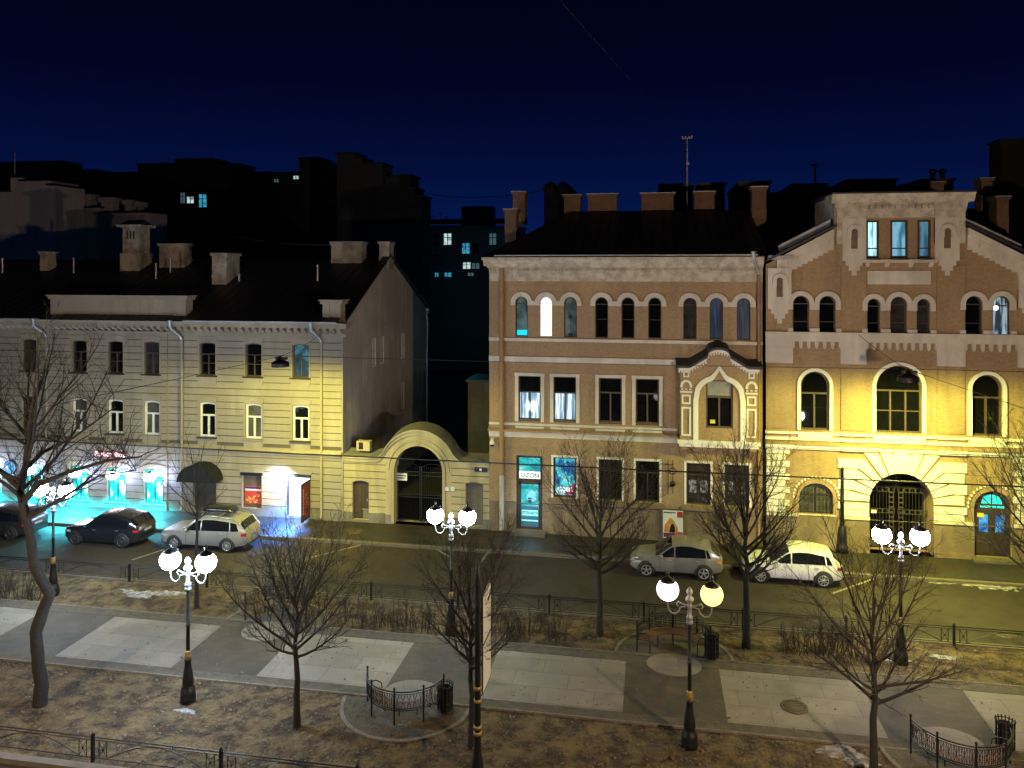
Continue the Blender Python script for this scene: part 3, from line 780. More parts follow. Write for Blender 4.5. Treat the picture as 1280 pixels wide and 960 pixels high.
GW.part('wall', w, [m_yellowish, m_groove])
g = MB()
for a, b in zip(xt, xt[1:]):
    za, zb = topg(a), topg(b)
    g.add([(a, YF - .16, za - .02), (b, YF - .16, zb - .02), (b, YF - .16, zb + .1), (a, YF - .16, za + .1), (a, YF + .1, za - .05), (b, YF + .1, zb - .05)], [(0, 1, 2, 3), (4, 5, 1, 0)], 0)
    g.add([(a, YF - .08, za - .22), (b, YF - .08, zb - .22), (b, YF - .08, zb - .03), (a, YF - .08, za - .03), (a, YF + .1, za - .22), (b, YF + .1, zb - .22)], [(0, 1, 2, 3), (4, 5, 1, 0)], 0)
    g.quad((a, YF - .19, za + .101), (b, YF - .19, zb + .101), (b, YF + 1.0, zb + .3), (a, YF + 1.0, za + .3), 1)
    g.quad((a, YF + 1.0, za + .3), (b, YF + 1.0, zb + .3), (b, YF + .76, zb - .1), (a, YF + .76, za - .1), 1)
GW.part('coping', g, [m_yellowish, mat('coping_tin', (.20, .19, .18), .6, metal=.2, var=.3, scale=2)])
g = MB(); arch_ring(g, Op(axc, ahw, 0, 4.32, 1.36, 'arch'), .16, YF - .06, YF + .05, 2.9); arch_ring(g, Op(axc, ahw + .3, 0, 4.62, 1.66, 'arch'), .1, YF - .05, YF + .05, 0)
GW.part('arch_moulding', g, m_yellowish)
g = MB(); wall_band(g, gx0, gx1, 0, .5, YF - .04, [oa, od1, od2], ret=.08); GW.part('plinth', g, m_beige_pl)
d = MB(); d.prism_y([(q[0] + od1.cx, q[1] + od1.zb) for q in outline(od1)], YF + .2, YF + .26)
for k in range(4): d.box(od1.cx - .42 + k * .22, od1.cx - .24 + k * .22, YF + .185, YF + .205, .2, 2.1)
dd = GW.part('door', d, mat('brown_plank_door', (.06, .038, .024), .7, var=.35, scale=4)); 
h = MB(); h.box(od1.cx + .3, od1.cx + .36, YF + .13, YF + .19, 1.1, 1.25); GW.part('handle', h, m_tin, dd)
d = MB(); d.prism_y([(q[0] + od2.cx, q[1] + od2.zb) for q in outline(od2)], YF + .26, YF + .3); GW.part('blind_niche', d, mat('grey_niche', (.15, .13, .11), .9, var=.2))
for e in (-1, 1):
    f = MB(); a, b = (axc - 1.34, axc - .02) if e < 0 else (axc + .02, axc + 1.34); y = YF + .5
    for i in range(11): 
        xx = a + .07 + (b - a - .14) * i / 10; f.tube([(xx, y, .08), (xx, y, 3.0 - (.0))], .012, 4)
        f.lathe([(.001, .09), (.022, .03), (.012, 0)], (xx, y, 3.0), 5)
    for zz in (.12, 1.35, 1.5, 2.55, 2.75): f.box(a, b, y - .02, y + .02, zz, zz + .05)
    for i in range(9):
        xx = a + .1 + (b - a - .2) * i / 8
        f.tube([(xx + .05 * math.cos(2 * PI * j / 8), y, 2.67 + .05 * math.sin(2 * PI * j / 8)) for j in range(9)], .007, 4)
    for xx in (a + .02, b - .02): f.box(xx - .025, xx + .025, y - .025, y + .025, .05, 3.05)
    f.tube([(a + (b - a) * j / 10, y, 3.05 + .18 * math.sin(PI * j / 10)) for j in range(11)], .012, 4)
    f.tube([(axc, y, 3.0), (axc, y, 3.5)], .015, 4)
    GW.part('gate_leaf', f, m_dark)
bx, bz = wal(498, 596, YF + .42)
pl = empty('notice_plate', (bx + .15, YF + .45, bz), 'small white notice plate with two dark lines on the arched iron gate', 'sign')
g = MB(); g.box(-.34, .34, 0, .02, -.2, .2); g.build('plate', m_sheet, pl)
g = MB()
for z, a, b in ((.03, -.27, .28), (-.11, -.27, .2)):
    x = a
    while x < b: 
        l = rnd.uniform(.04, .1); g.box(x, min(b, x + l), -.004, .004, z, z + .08); x += l + .022
g.build('lettering', m_sign, pl)
bx, bz = wal(601, 582, YF)
pl = empty('street_sign', (bx, YF - .06, bz), 'dark blue street name sign on the yellow wall right of the arch', 'sign')
g = MB(); g.prism_y([(-.34, -.33), (.34, -.33), (.34, .27), (.2, .3), (.1, .38), (-.1, .38), (-.2, .3), (-.34, .27)], 0, .05); g.build('plate', m_sign, pl)
g = MB()
g.box(-.3, .3, -.006, .004, -.02, .05)
g.box(-.06, .06, -.006, .004, -.27, -.14)
g.box(-.12, .12, -.006, .004, .12, .16); g.build('lettering', m_sheet, pl)
for k, px in enumerate((559, 566)):
    bx, bz = wal(px, 611, YF); g = MB(); g.box(bx - .11, bx + .11, YF - .05, YF + .01, bz - .1, bz + .1); GW.part('intercom', g, m_sheet)
ax_, az_ = wal(455, 556, YF + .3); g = MB(); g.box(ax_ - .38, ax_ + .38, YF + .15, YF + .55, az_ - .3, az_ + .22); q = GW.part('air_conditioner', g, m_yellowish); g = MB(); g.box(ax_ - .25, ax_ + .0, YF + .13, YF + .155, az_ - .22, az_ + .16); GW.part('fan', g, m_void, q)
bx, by = gnd(465, 650); t = tag(MB().box(bx - .42, bx + .3, by - .25, by + .2, 0, .62).box(bx - .47, bx + .35, by - .3, by + .25, .62, .7).build('utility_box', m_beige_pl), 'low grey utility box on the pavement left of the iron gate', 'utility box')
bx, by = gnd(479, 653); t = tag(MB().lathe([(.26, 0), (.25, .45), (.2, .55), (.001, .6)], (bx, by, 0), 12).build('stone_bollard', m_kerb), 'squat stone bollard at the left jamb of the gate arch', 'bollard')
# ================================================================== brown three-storey house
BB = Thing('brown_house', (-1.5, YF, 0), 'brown three-storey brick house with cream cornice, arched top windows and an oriel', 'building')
bx0, bx1 = -8.54, 5.5
X3 = [-6.8, -5.5, -4.2, -2.57, -1.21, .16, 1.93, 3.24, 4.58]
b3 = [Op(x, .335, 10.36, 12.48, .335, 'arch') for x in X3]
b2 = [Op(x, .60, 5.95, 8.28) for x in (-6.37, -4.5, -2.12, -.22)]
b1 = [Op(x, .60, 1.92, 4.04) for x in (-4.5, -2.12, -.21, 2.35, 4.25)]
bd = Op(-6.38, .70, .12, 4.05)
ob = Op(3.28, .68, 5.85, 8.35)          # oriel window, cut in the oriel only
w = MB(); al = b3 + b2 + b1 + [bd]
wall_band(w, bx0, bx1, 0, 13.35, YF, al)
for o in al: reveal(w, o, YF, .24)
w.box(bx0 - .001, bx0 + .02, YF, 52, 0, 13.35)
w.box(bx0, -7.78, YF - .07, YF + .01, 1.5, 13.3)
wall_band(w, bx0, bx1, 1.5, 5.0, YF - .045, b1 + [bd], ret=.05)
for o in b1 + [bd]: reveal(w, Op(o.cx, o.hw, max(o.zb, 1.5), o.zt), YF - .045, .05)
BB.part('wall', w, m_brown)
p = MB(); wall_band(p, bx0, bx1, 0, 1.5, YF - .12, [bd], ret=.13); reveal(p, Op(bd.cx, bd.hw, .12, 1.5), YF - .12, .14)
p.box(bx0, bd.cx - .72, YF - .17, YF - .02, 1.5, 1.58); p.box(bd.cx + .72, bx1, YF - .17, YF - .02, 1.5, 1.58)
BB.part('plinth', p, m_plinth)
# cornice with tooth row
g = MB(); y = YF
g.box(bx0, bx1, y - .06, y + .04, 13.30, 13.72); g.box(bx0, bx1, y - .13, y + .04, 13.72, 13.80)
x = bx0
while x < bx1 - .1: g.box(x, x + .09, y - .2, y - .05, 13.84, 13.98); x += .185
g.box(bx0, bx1, y - .12, y + .04, 13.80, 14.02); g.box(bx0 - .1, bx1, y - .25, y + .04, 14.0, 14.1)
g.prism_x([(y - .30, 14.1), (y + .04, 14.1), (y + .04, 14.42), (y - .55, 14.42)], bx0 - .25, bx1)
g.box(bx0 - .3, bx1, y - .62, y + .05, 14.421, 14.56)
BB.part('cornice', g, m_trimold)
# string courses
def course(T, a, b, prof, m, name='string_course'):
    g = MB()
    for y0, z0, z1 in prof: g.box(a, b, YF - y0, YF + .02, z0, z1)
    return T.part(name, g, m)
course(BB, bx0 - .02, bx1, ((.09, 10.12, 10.24), (.13, 10.24, 10.29)), m_trim)
course(BB, bx0 - .02, 1.3, ((.09, 9.0, 9.26), (.12, 9.26, 9.31)), m_trim)
course(BB, bx0 - .02, 1.3, ((.10, 5.66, 5.78),), m_trim)
course(BB, bx0 - .02, 1.3, ((.085, 5.02, 5.22), (.16, 5.22, 5.34)), m_trim)
g = MB(); g.prism_x([(YF - .30, 5.34), (YF + .01, 5.34), (YF + .01, 5.56), (YF - .3, 5.42)], bx0 - .05, 1.3); BB.part('ledge', g, m_brown)
for tri in (b3[:3], b3[3:6], b3[6:]):
    g = MB()
    for k, o in enumerate(tri): arch_ring(g, o, .25 if k != 1 else .252, YF - .09 - .004 * (k == 1), YF + .02, .12)
    for o, q in zip(tri, tri[1:]): g.box(o.cx + o.hw + .2, q.cx - q.hw - .2, YF - .086, YF + .02, 12.03, 12.27)
    BB.part('archivolt', g, m_trim)
for o in b2:
    g = MB()
    for e in (-1, 1):
        xx = o.cx + e * (o.hw + .09); g.box(xx - .09, xx + .09, YF - .07, YF + .02, o.zb - .08, o.zt)
    g.box(o.cx - o.hw - .2, o.cx + o.hw + .2, YF - .085, YF + .02, o.zt, o.zt + .16)
    g.box(o.cx - o.hw - .16, o.cx + o.hw + .16, YF - .09, YF + .02, 5.36 + .02, 5.62)
    BB.part('window_surround', g, m_trim)
for o in b1:
    g = MB()
    for e in (-1, 1):
        xx = o.cx + e * (o.hw + .055); g.box(xx - .055, xx + .055, YF - .075, YF + .02, o.zb, o.zt)
    g.box(o.cx - o.hw - .11, o.cx + o.hw + .11, YF - .08, YF + .02, o.zt, o.zt + .11)
    BB.part('window_surround', g, m_white)
    g = MB(); g.prism_x([(YF - .30, 1.70), (YF + .02, 1.70), (YF + .02, 1.9), (YF - .3, 1.77)], o.cx - .85, o.cx + .85); BB.part('sill', g, m_plinth)
# windows
o3 = Op(0, .335, 0, 2.12, .335, 'arch')
m_lw = glow('white_lit_pane', (1.0, 1.0, .93), 1.15)
m_gr = room('grey_green_room', [(.3, (.02, .03, .03)), (.6, (.10, .135, .12))], .8, 2.2, 1.2, .8)
m_cy = room('cyan_bottom_room', [(.35, (.02, .035, .035)), (.62, (.10, .16, .15))], .8, 5.2, 1.2, .7)
w3 = make_window(o3, m_blackwood, m_pane, m_blackwood, (.45,), tr=.82, sill_d=.1, t=.05)
w3b = make_window(o3, m_blackwood, m_pane2, m_blackwood, (), tr=.82, sill_d=.1, t=.05)
m_bl = room('dim_blue_room', [(.35, (.006, .008, .014)), (.6, (.035, .045, .075))], 1, 4.4, 6, .3)
w3c = make_window(o3, m_blackwood, m_bl, m_blackwood, (), tr=.82, sill_d=.1, t=.05)
yy = YF + .15
for i, o in enumerate(b3):
    if i == 0:
        q = make_window(o3, m_blackwood, m_cy, m_blackwood, (), tr=.82, sill_d=.1, t=.05); BB.place(q, o.cx, yy, o.zb, True)
        g = MB(); g.box(-.27, .27, .0, .028, .06, .34); g.build('shelf_light', glow('cyan_shelf', (.0, .55, .7), 1.0), q)
    elif i == 1: BB.place(make_window(o3, m_whiteframe, m_lw, m_blackwood, (), tr=.82, sill_d=.1, t=.04), o.cx, yy, o.zb, True)
    elif i == 2:
        q = make_window(o3, m_blackwood, m_gr, m_blackwood, (), tr=.82, sill_d=.1, t=.05); BB.place(q, o.cx, yy, o.zb, True)
        g = MB(); r_ = random.Random(4); g.lathe([(.001, 0), (.09, 0), (.12, .2), (.001, .2)], (0, -.1, .0), 8); g.tube([(0, -.1, .2), (.02, -.1, .6), (0, -.1, 1.05)], .014, 4)
        for k in range(18):
            a = 2 * PI * k / 18; l = r_.uniform(.2, .34)
            g.tube([(0, -.1, 1.05), (.6 * l * math.cos(a), -.1, 1.05 + .7 * l * math.sin(a) + .05), (l * math.cos(a), -.1, 1.05 + l * math.sin(a))], [.012, .012, .002], 3)
        g.build('potted_plant', mat('leaf_dark', (.01, .02, .01), .7), q)
    elif i in (3, 4, 5): put(BB, 'w3', w3, o.cx, yy, o.zb)
    elif i == 6: put(BB, 'w3b', w3b, o.cx, yy, o.zb)
    else: put(BB, 'w3c', w3c, o.cx, yy, o.zb)
o22 = Op(0, .60, 0, 2.33)
m_bw = room('blue_white_room', [(.34, (.02, .07, .14)), (.48, (.16, .34, .50)), (.56, (.8, .92, 1.0))], 1.0, 9.5, 5.0, .35)
m_bw2 = room('blue_white_room_b', [(.36, (.03, .08, .16)), (.5, (.20, .36, .50)), (.58, (.85, .95, 1.0))], 1.0, 31.5, 5.0, .35)
for o, pm in ((b2[0], m_bw), (b2[1], m_bw2)):
    q = make_window(o22, m_blackwood, m_pane, m_blackwood, ('v',), tr=.63, sill_d=.16, sill_w=.02, t=.065)
    g = MB(); g.quad((-.535, .02, .065), (.535, .02, .065), (.535, .02, 1.42), (-.535, .02, 1.42)); g.build('lit_curtain', pm, q); BB.place(q, o.cx, yy, o.zb, True)
w2 = make_window(o22, m_brownframe, m_pane, m_blackwood, ('v',), tr=.66, sill_d=.16, sill_w=.02, t=.075)
for o in b2[2:]: put(BB, 'w22', w2, o.cx, yy, o.zb)
o11 = Op(0, .60, 0, 2.12)
w1a = make_window(o11, m_blackwood, m_pane, None, ('v',), tr=.7, t=.07)
w1b = make_window(o11, m_blackwood, m_pane2, None, ('v', .15, .8, .9), tr=.7, t=.07)
for o in b1[1:3]: put(BB, 'w1a', w1a, o.cx, yy, o.zb)
lc = MB()
for e in (-1, 1): lc.box(e * .28 - .19, e * .28 + .19, .0, .028, .55, 1.2)
q = lc.build('lace_curtain', room('lace_lit', [(.38, (.03, .026, .02)), (.56, (.30, .27, .22))], .8, 6.6, 9, 5), w1b)
for o in b1[3:]: put(BB, 'w1b', w1b, o.cx, yy, o.zb)
# parcel shop window and door
m_poster = room('teal_poster', [(.3, (.01, .05, .22)), (.42, (.02, .2, .48)), (.5, (.08, .72, .78)), (.66, (.5, .95, .95))], 1.0, 12.4, 2.2, 1.5)
q = make_window(o11, m_blackwood, m_poster, None, (), t=.09); BB.place(q, b1[0].cx, yy, b1[0].zb, True)
text('CDEK', .30, (0, -.0, .30), m_sheet, q, ext=.006, bold=.01).data.materials[0] = glow('white_letter', (1, .9, .9), .9)
g = MB(); g.prism_y([(-.1, .12), (.5, .12), (.5, .75), (.3, .6), (.1, .3)], .012, .026); g.build('print', glow('red_print', (.45, .06, .12), .5), q)
od = Op(0, .70, 0, 3.93)
m_teal1 = room('teal_parcel_room', [(.3, (.0, .30, .33)), (.5, (.03, .56, .58)), (.66, (.30, .78, .78))], 1.0, 2.9, 1.4, 3.2)
q = make_window(od, m_blackwood, m_teal1, None, (), t=.13, tr=.665, vis='door'); BB.place(q, bd.cx, YF + .12, bd.zb, True)
g = MB(); g.box(-.6, .6, -.03, .036, 2.38, 2.62); g.box(-.6, -.46, -.03, .036, .1, 2.5); g.box(.46, .6, -.03, .036, .1, 2.5); g.build('door_frame', m_blackwood, q)
g = MB(); g.box(-.57, .57, -.0, .028, 2.68, 3.06); g.build('sign_band', glow('white_band', (.95, 1, .97), 1.0), q)
text('OZON', .33, (0, -.004, 2.75), mat('black_letter', (.01, .03, .03), .5, var=0), q, ext=.003, bold=.006)
g = MB()
for z in (.42, .72, .95, 1.05): g.box(-.42, .42, .005, .0285, z, z + .05)
g.build('counter_edge', glow('counter_white', (.35, .8, .85), .8), q)
g = MB(); g.box(-.45, .45, .004, .0283, .13, .4); g.box(-.45, .45, .004, .0283, .5, .66); g.box(-.45, .45, .004, .0283, 1.0, 1.2); g.build('counter', glow('counter_blue', (.03, .10, .16), .8), q)
g = MB(); g.box(-.08, .08, .003, .0281, 1.38, 1.55); g.box(-.10, .10, .003, .0281, 1.58, 1.66); g.build('sticker', m_dark, q)
g = MB(); g.tube([(.5, -.1, 1.05), (.5, -.1, 1.55)], .018, 6); g.build('handle', m_tin, q)
g = MB(); g.box(bd.cx - .9, bd.cx + .9, YF - .75, YF - .05, 0, .11); BB.part('door_step', g, m_kerb)
# the oriel
def brow(cx, pts): return [(cx + x, z) for x, z in pts]
gx = 3.30; oz0, oz1 = 5.05, 8.95; hwid = 1.90; yo = YF - .62
w = MB()
topf = lambda x: 8.95 + (max(0, 1.42 - abs(x - gx)) * .60 if abs(x - gx) > .55 else .522 + .42 * math.sqrt(max(0, 1 - ((x - gx) / .62) ** 2)))
oo = Op(gx + .04, .66, 5.98, 8.38)
wall_band(w, gx - hwid, gx + hwid, oz0 + .32, 12, yo, [oo], top=topf, xtra=[gx - hwid + 2 * hwid * i / 60 for i in range(61)])
reveal(w, oo, yo, .22)
for e in (-1, 1): w.box(*sorted((gx + e * hwid, gx + e * (hwid - .01))), yo, YF, oz0 + .3, oz1)
or_ = BB.part('oriel', w, m_brown)
g = MB(); g.box(gx - hwid - .12, gx + hwid + .12, yo - .14, YF, 5.16, 5.36); g.box(gx - hwid - .03, gx + hwid + .03, yo - .05, YF, 5.0, 5.16); BB.part('oriel_base', g, m_white, or_)
for e in (-1, 1):
    g = MB(); xx = gx + e * (hwid - .22); g.prism_x([(YF - .02, 4.25), (YF - .02, 5.0), (yo, 5.0), (yo + .05, 4.85), (YF - .2, 4.5)], xx - .16, xx + .16); BB.part('bracket', g, m_brown, or_)
# keel-shaped frame round the window
def keel(t, k=1.0):
    pts = []
    for i in range(25):
        q = -1 + 2 * i / 24; x = q * (1.02 + t)
        z = 7.35 + (1.05 + t) * math.sqrt(max(0, 1 - q * q)) ** .8 + (.48 * max(0, 1 - abs(q) / .33) ** 1.3)
        pts.append((gx + .03 + x, z))
    return [(gx + .03 - 1.02 - t, 5.36)] + pts + [(gx + .03 + 1.02 + t, 5.36)]
a, b = keel(0), keel(.25); g = MB()
for i in range(len(a) - 1): g.prism_y([a[i], a[i + 1], b[i + 1], b[i]], yo - .11, yo + .02)
BB.part('keel_frame', g, m_white, or_)
def ringbox(mb, xa, xb, za, zb, t, y):
    mb.box(xa, xb, y - .07, y + .02, za, za + t); mb.box(xa, xb, y - .07, y + .02, zb - t, zb)
    mb.box(xa, xa + t, y - .069, y + .02, za + t, zb - t); mb.box(xb - t, xb, y - .069, y + .02, za + t, zb - t)
g = MB()
for e in (-1, 1):
    c = gx + e * 1.585
    ringbox(g, c - .235, c + .235, 5.55, 7.0, .085, yo); ringbox(g, c - .22, c + .22, 7.15, 7.62, .08, yo); ringbox(g, c - .15, c + .15, 8.5, 8.8, .07, yo)
    g.box(c - .3, c + .3, yo - .08, yo + .02, 7.72, 7.8)
    for k in (-.2, 0, .2): g.box(c + k - .05, c + k + .05, yo - .09, yo + .02, 7.86, 7.93)
    arch_ring(g, Op(c, .17, 7.6, 8.25, .2, 'arch'), .12, yo - .08, yo + .02, .06)
BB.part('panel_trim', g, m_white, or_)
g = MB(); n = 60
for i in range(n):
    a, b = gx - hwid - .06 + (2 * hwid + .12) * i / n, gx - hwid - .06 + (2 * hwid + .12) * (i + 1) / n
    za, zb = topf(a), topf(b)
    if abs(zb - za) > .4: continue
    g.prism_y([(a, za - .12), (b, zb - .12), (b, zb + .02), (a, za + .02)], yo - .08, yo + .02)
    if i % 2 == 0: g.prism_y([(a, za - .22), (b, za - .22), (b, za - .12), (a, za - .12)], yo - .06, yo + .02)
BB.part('tooth_frieze', g, m_white, or_)
g = MB()
for i in range(n):
    a, b = gx - hwid - .2 + (2 * hwid + .4) * i / n, gx - hwid - .2 + (2 * hwid + .4) * (i + 1) / n
    za, zb = topf(a) + .03, topf(b) + .03
    if abs(zb - za) > .4: continue
    g.add([(a, yo - .24, za), (b, yo - .24, zb), (b, YF, zb + .42), (a, YF, za + .42), (a, yo - .24, za + .13), (b, yo - .24, zb + .13)], [(0, 1, 5, 4), (4, 5, 2, 3), (0, 3, 2, 1)])
BB.part('oriel_roof', g, m_roof, or_)
oq = Op(0, .66, 0, 2.40)
q = make_window(oq, m_brownframe, m_pane, m_brown, ('v',), tr=.64, sill_d=.1, t=.08)
g = MB(); g.quad((-.57, .022, 1.6), (.57, .022, 1.6), (.57, .022, 2.32), (-.57, .022, 2.32)); g.build('blind', mat('grey_blind', (.30, .29, .27), .8, var=.3, scale=3), q)
g = MB(); g.box(-.44, -.2, .0, .029, .2, .38); g.build('note', mat('yellow_note', (.7, .6, .06), .6), q)
q.parent = or_; q.location = (oo.cx - BB.loc[0], yo + .13 - BB.loc[1], oo.zb)
# iron wall bracket, poster stand, camera
wx, wz = wal(838, 592); br = empty('wall_bracket', (wx, YF - .05, wz), 'wrought iron wall bracket with a ring between the ground floor windows', 'wall bracket')
g = MB()
for k, h in ((-.12, .95), (.12, .95)): g.tube([(k, -.2, -h), (k, -.2, h * .8)], .022, 5)
g.tube([(.1 + .16 * math.cos(2 * PI * i / 16), -.22, .2 + .16 * math.sin(2 * PI * i / 16)) for i in range(17)], .025, 5)
for z in (-.6, .5): g.tube([(-.12, 0, z), (-.12, -.2, z), (.12, -.2, z), (.12, 0, z)], .018, 5)
g.tube([(-.12, -.2, .5), (-.5, -.2, .55), (-.62, -.2, .35)], .015, 5); g.build('frame', m_dark, br)
g = MB(); g.lathe([(.001, -.03), (.15, -.02), (.15, .02), (.001, .03)], (.1, -.22, -.45), 12, axis='y'); g.build('medallion', m_dark, br)
px, pz = wal(841, 636); pk = empty('poster_board', (px, YF - .3, 0), 'poster board with a red, white and magenta picture by the plinth behind the silver car', 'poster')
zb_, zt_ = .22, pz
g = MB(); g.box(-.56, .56, 0, .08, 0, zt_ + .05); g.build('board', m_kerb, pk)
g = MB(); g.box(-.5, .5, -.006, .004, zb_, zt_); g.box(-.5, .2, -.012, -.004, zt_ - .3, zt_ - .02); g.box(-.48, .1, -.012, -.004, zb_ + .32, zb_ + .38)
pp = g.build('paper', m_sheet, pk)
g = MB(); g.prism_y([(-.45, .55), (.25, .5), (.22, .8), (.05, 1.08), (-.05, 1.24), (-.18, 1.24), (-.24, 1.1), (-.4, .9)], -.018, -.008); g.build('figure', m_orange, pp)
g = MB(); g.prism_y([(-.2, .52), (.1, .52), (.1, .8), (-.0, .98), (-.1, .9)], -.024, -.014); g.build('figure_shadow', m_sign, pp)
g = MB(); g.box(.12, .49, -.014, -.006, zb_ + .02, zb_ + .34); g.build('magenta_block', mat('magenta_print', (.45, .05, .2), .6), pp)
g = MB(); g.box(.21, .49, -.014, -.006, zt_ - .34, zt_ - .04); g.build('red_block', m_red, pp); g = MB(); g.box(-.48, .1, -.013, -.005, zb_ + .04, zb_ + .28); g.build('red_block', m_red, pp)
g = MB()
for i in range(5): g.box(-.44 + i * .11, -.36 + i * .11, -.02, -.012, zb_ + .08, zb_ + .24)
for i in range(8): g.box(-.46 + i * .075, -.4 + i * .075, -.016, -.01, zt_ - .14, zt_ - .07)
g.build('lettering', m_navy, pp)
cx_, cz_ = wal(617, 551); sc_ = empty('security_camera', (cx_, YF - .08, cz_), 'small white security camera on the left corner of the brown house', 'camera')
g = MB(); g.box(-.06, .06, -.3, .02, .12, .2); g.lathe([(.1, .12), (.13, .0), (.13, -.1)], (0, -.28, 0), 12); g.build('housing', m_sheet, sc_)
g = MB(); g.lathe([(.125, -.1), (.1, -.2), (.001, -.24)], (0, -.28, 0), 12); g.build('dome', m_pane, sc_)
m_pipe_b = mat('brown_pipe_paint', (.33, .19, .085), .7, var=.15)
m_pipe_g = mat('grey_pipe_paint', (.42, .39, .36), .7, var=.12)
p = MB(); p.tube([(-7.84, YF - .2, 14.0), (-7.84, YF - .2, 3.0)], .12, 8); p.tube([(-7.84, YF - .2, 3.0), (-7.84, YF - .2, .1)], .13, 8, 1); BB.part('drainpipe', p, [m_pipe_b, m_pipe_g])
gutterpipe(BB, 5.30, 14.75, .05, YF - .06, m_tin, m_pipe_b, .6)
# roof with chimneys
r = MB(); RYb, RZb = 48.0, 17.45
ex = bx0 - .35
r.quad((ex, YF - .66, 14.58), (bx1 + .2, YF - .66, 14.58), (bx1 + .2, RYb, RZb), (ex + 4.0, RYb, RZb))
r.add([(ex, YF - .66, 14.58), (ex + 4.0, RYb, RZb), (ex, 55, 14.58)], [(0, 1, 2)])
r.quad((ex + 4.0, RYb, RZb), (bx1 + .2, RYb, RZb), (bx1 + .2, 55, 14.58), (ex, 55, 14.58))
r.quad((ex, YF - .66, 14.577), (bx1, YF - .66, 14.577), (bx1, YF + .1, 14.576), (ex, YF + .1, 14.576))
r.box(bx0, bx1, 54, 54.5, 0, 14.57); r.box(bx0 + .02, bx0 + .1, YF + .1, 54, 13.3, 14.57)
for i in range(24): 
    xx = ex + .5 + i * .6
    if xx > ex + 4: r.prism_x([(YF - .6, 14.6), (RYb, 17.46), (RYb, 17.49), (YF - .6, 14.63)], xx, xx + .03)
roofB = BB.part('roof', r, m_roof)
g = MB(); g.tube([(bx0 + .4, YF - .7, 14.66), (bx1 - .3, YF - .7, 14.66)], .045, 6); BB.part('gutter', g, m_tin, roofB)
for a, b, t, bt, Y in ((641, 656, 240, 268, 47.5), (631, 645, 262, 290, 45.0), (705, 725, 244, 266, 48.2), (735, 771, 243, 266, 48.2), (802, 842, 242, 265, 48.2), (868, 893, 240, 264, 48.3), (940, 958, 234, 270, 46.5)):
    pxchim(BB, roofB, a, b, t, bt, Y, 1.0, m_brick)
ax, az = wal(859, 236, 50.0); p = MB(); zt = wal(859, 172, 50)[1]
p.tube([(ax, 50, 17), (ax, 50, zt)], [.07, .05], 6)
for z, h in ((zt, .3), (zt - .05, .3)): p.box(ax - h, ax + h, 49.97, 50.03, z - .04, z)
for k in (-.28, -.1, .12, .28): p.box(ax + k - .05, ax + k + .05, 49.92, 50.05, zt - .03, zt + .1)
p.box(ax - .08, ax + .12, 49.9, 50.05, zt - 1.7, zt - 1.55)
AM = tag(p.build('antenna_mast', m_tin), 'thin antenna mast standing high above the brown roofs', 'antenna')
AMZ = (ax, 50, zt)

# ================================================================== gatehouse
GH = Thing('gatehouse', (12, YF, 0), 'brown gatehouse with a square tower gable, white rusticated arch and iron gates', 'building')
hx0, hx1 = 5.66, 22.0
CX = 11.92
h3 = [Op(7.34, .39, 10.76, 12.62, .39, 'arch'), Op(8.59, .39, 10.76, 12.62, .39, 'arch'), Op(10.75, .30, 10.76, 12.5, .30, 'arch'), Op(11.89, .38, 10.76, 12.6, .38, 'arch'), Op(13.02, .30, 10.76, 12.5, .30, 'arch'), Op(15.28, .38, 10.76, 12.66, .38, 'arch'), Op(16.5, .38, 10.76, 12.66, .38, 'arch')]
h4 = [Op(10.70, .30, 14.5, 16.35), Op(11.92, .40, 14.5, 16.35), Op(13.06, .30, 14.5, 16.35)]
h2 = [Op(8.0, .68, 5.93, 8.86, .68, 'arch'), Op(11.9, 1.06, 5.93, 9.24, 1.06, 'arch'), Op(15.86, .68, 5.93, 8.88, .68, 'arch')]
hg = Op(12.0, 1.46, 0.0, 3.96, 1.46, 'arch')
h1 = Op(8.06, .80, 1.76, 3.3, .7, 'arch'); hd = Op(16.12, .84, .12, 3.3, .8, 'arch')
al = h3 + h4 + h2 + [hg, h1, hd]
def gtop(x):
    d = abs(x - CX)
    return 17.2 if d < 3.0 else 14.2 + max(0, (6.2 - d)) / 3.2 * 1.75
w = MB(); wall_band(w, hx0, hx1, 0, 20, YF, al, top=gtop, xtra=[CX - 3.0, CX + 3.0, CX - 2.999, CX + 2.999, CX - 6.2, CX + 6.2])
for o in al:
    if o is not hg: reveal(w, o, YF, .26)
reveal(w, hg, YF, 1.4)
for a, b in ((hx0, 6.92), (9.22, 10.38), (13.62, 14.86), (17.2, 18.4)):
    for z0, z1 in ((5.98, 9.25), (10.98, 13.0 if a < 8 or a > 17 else 14.1)): w.box(a, b, YF - .09, YF + .01, z0, z1)
GH.part('wall', w, m_brown)
wl = MB(); wall_band(wl, hx0, hx1, 1.62, 5.02, YF - .03, [hg, h1, hd], ret=.04); 
for o in (h1,): reveal(wl, o, YF - .03, .035)
reveal(wl, Op(hd.cx, hd.hw, 1.62, hd.zt, hd.rise, 'arch'), YF - .03, .035)
reveal(wl, Op(hg.cx, hg.hw, 1.62, hg.zt, hg.rise, 'arch'), YF - .03, .035)
GH.part('ground_floor_wall', wl, m_brown)
p = MB(); wall_band(p, hx0, hx1, 0, 1.62, YF - .1, [hg, hd], ret=.11)
for o in (hg, hd): reveal(p, Op(o.cx, o.hw, max(.0, o.zb), 1.62), YF - .1, .11)
for a, b in ((hx0, hg.cx - hg.hw), (hg.cx + hg.hw, hd.cx - hd.hw), (hd.cx + hd.hw, hx1)): p.box(a, b, YF - .16, YF - .02, 0, .22)
GH.part('plinth', p, m_plinth)
g = MB()
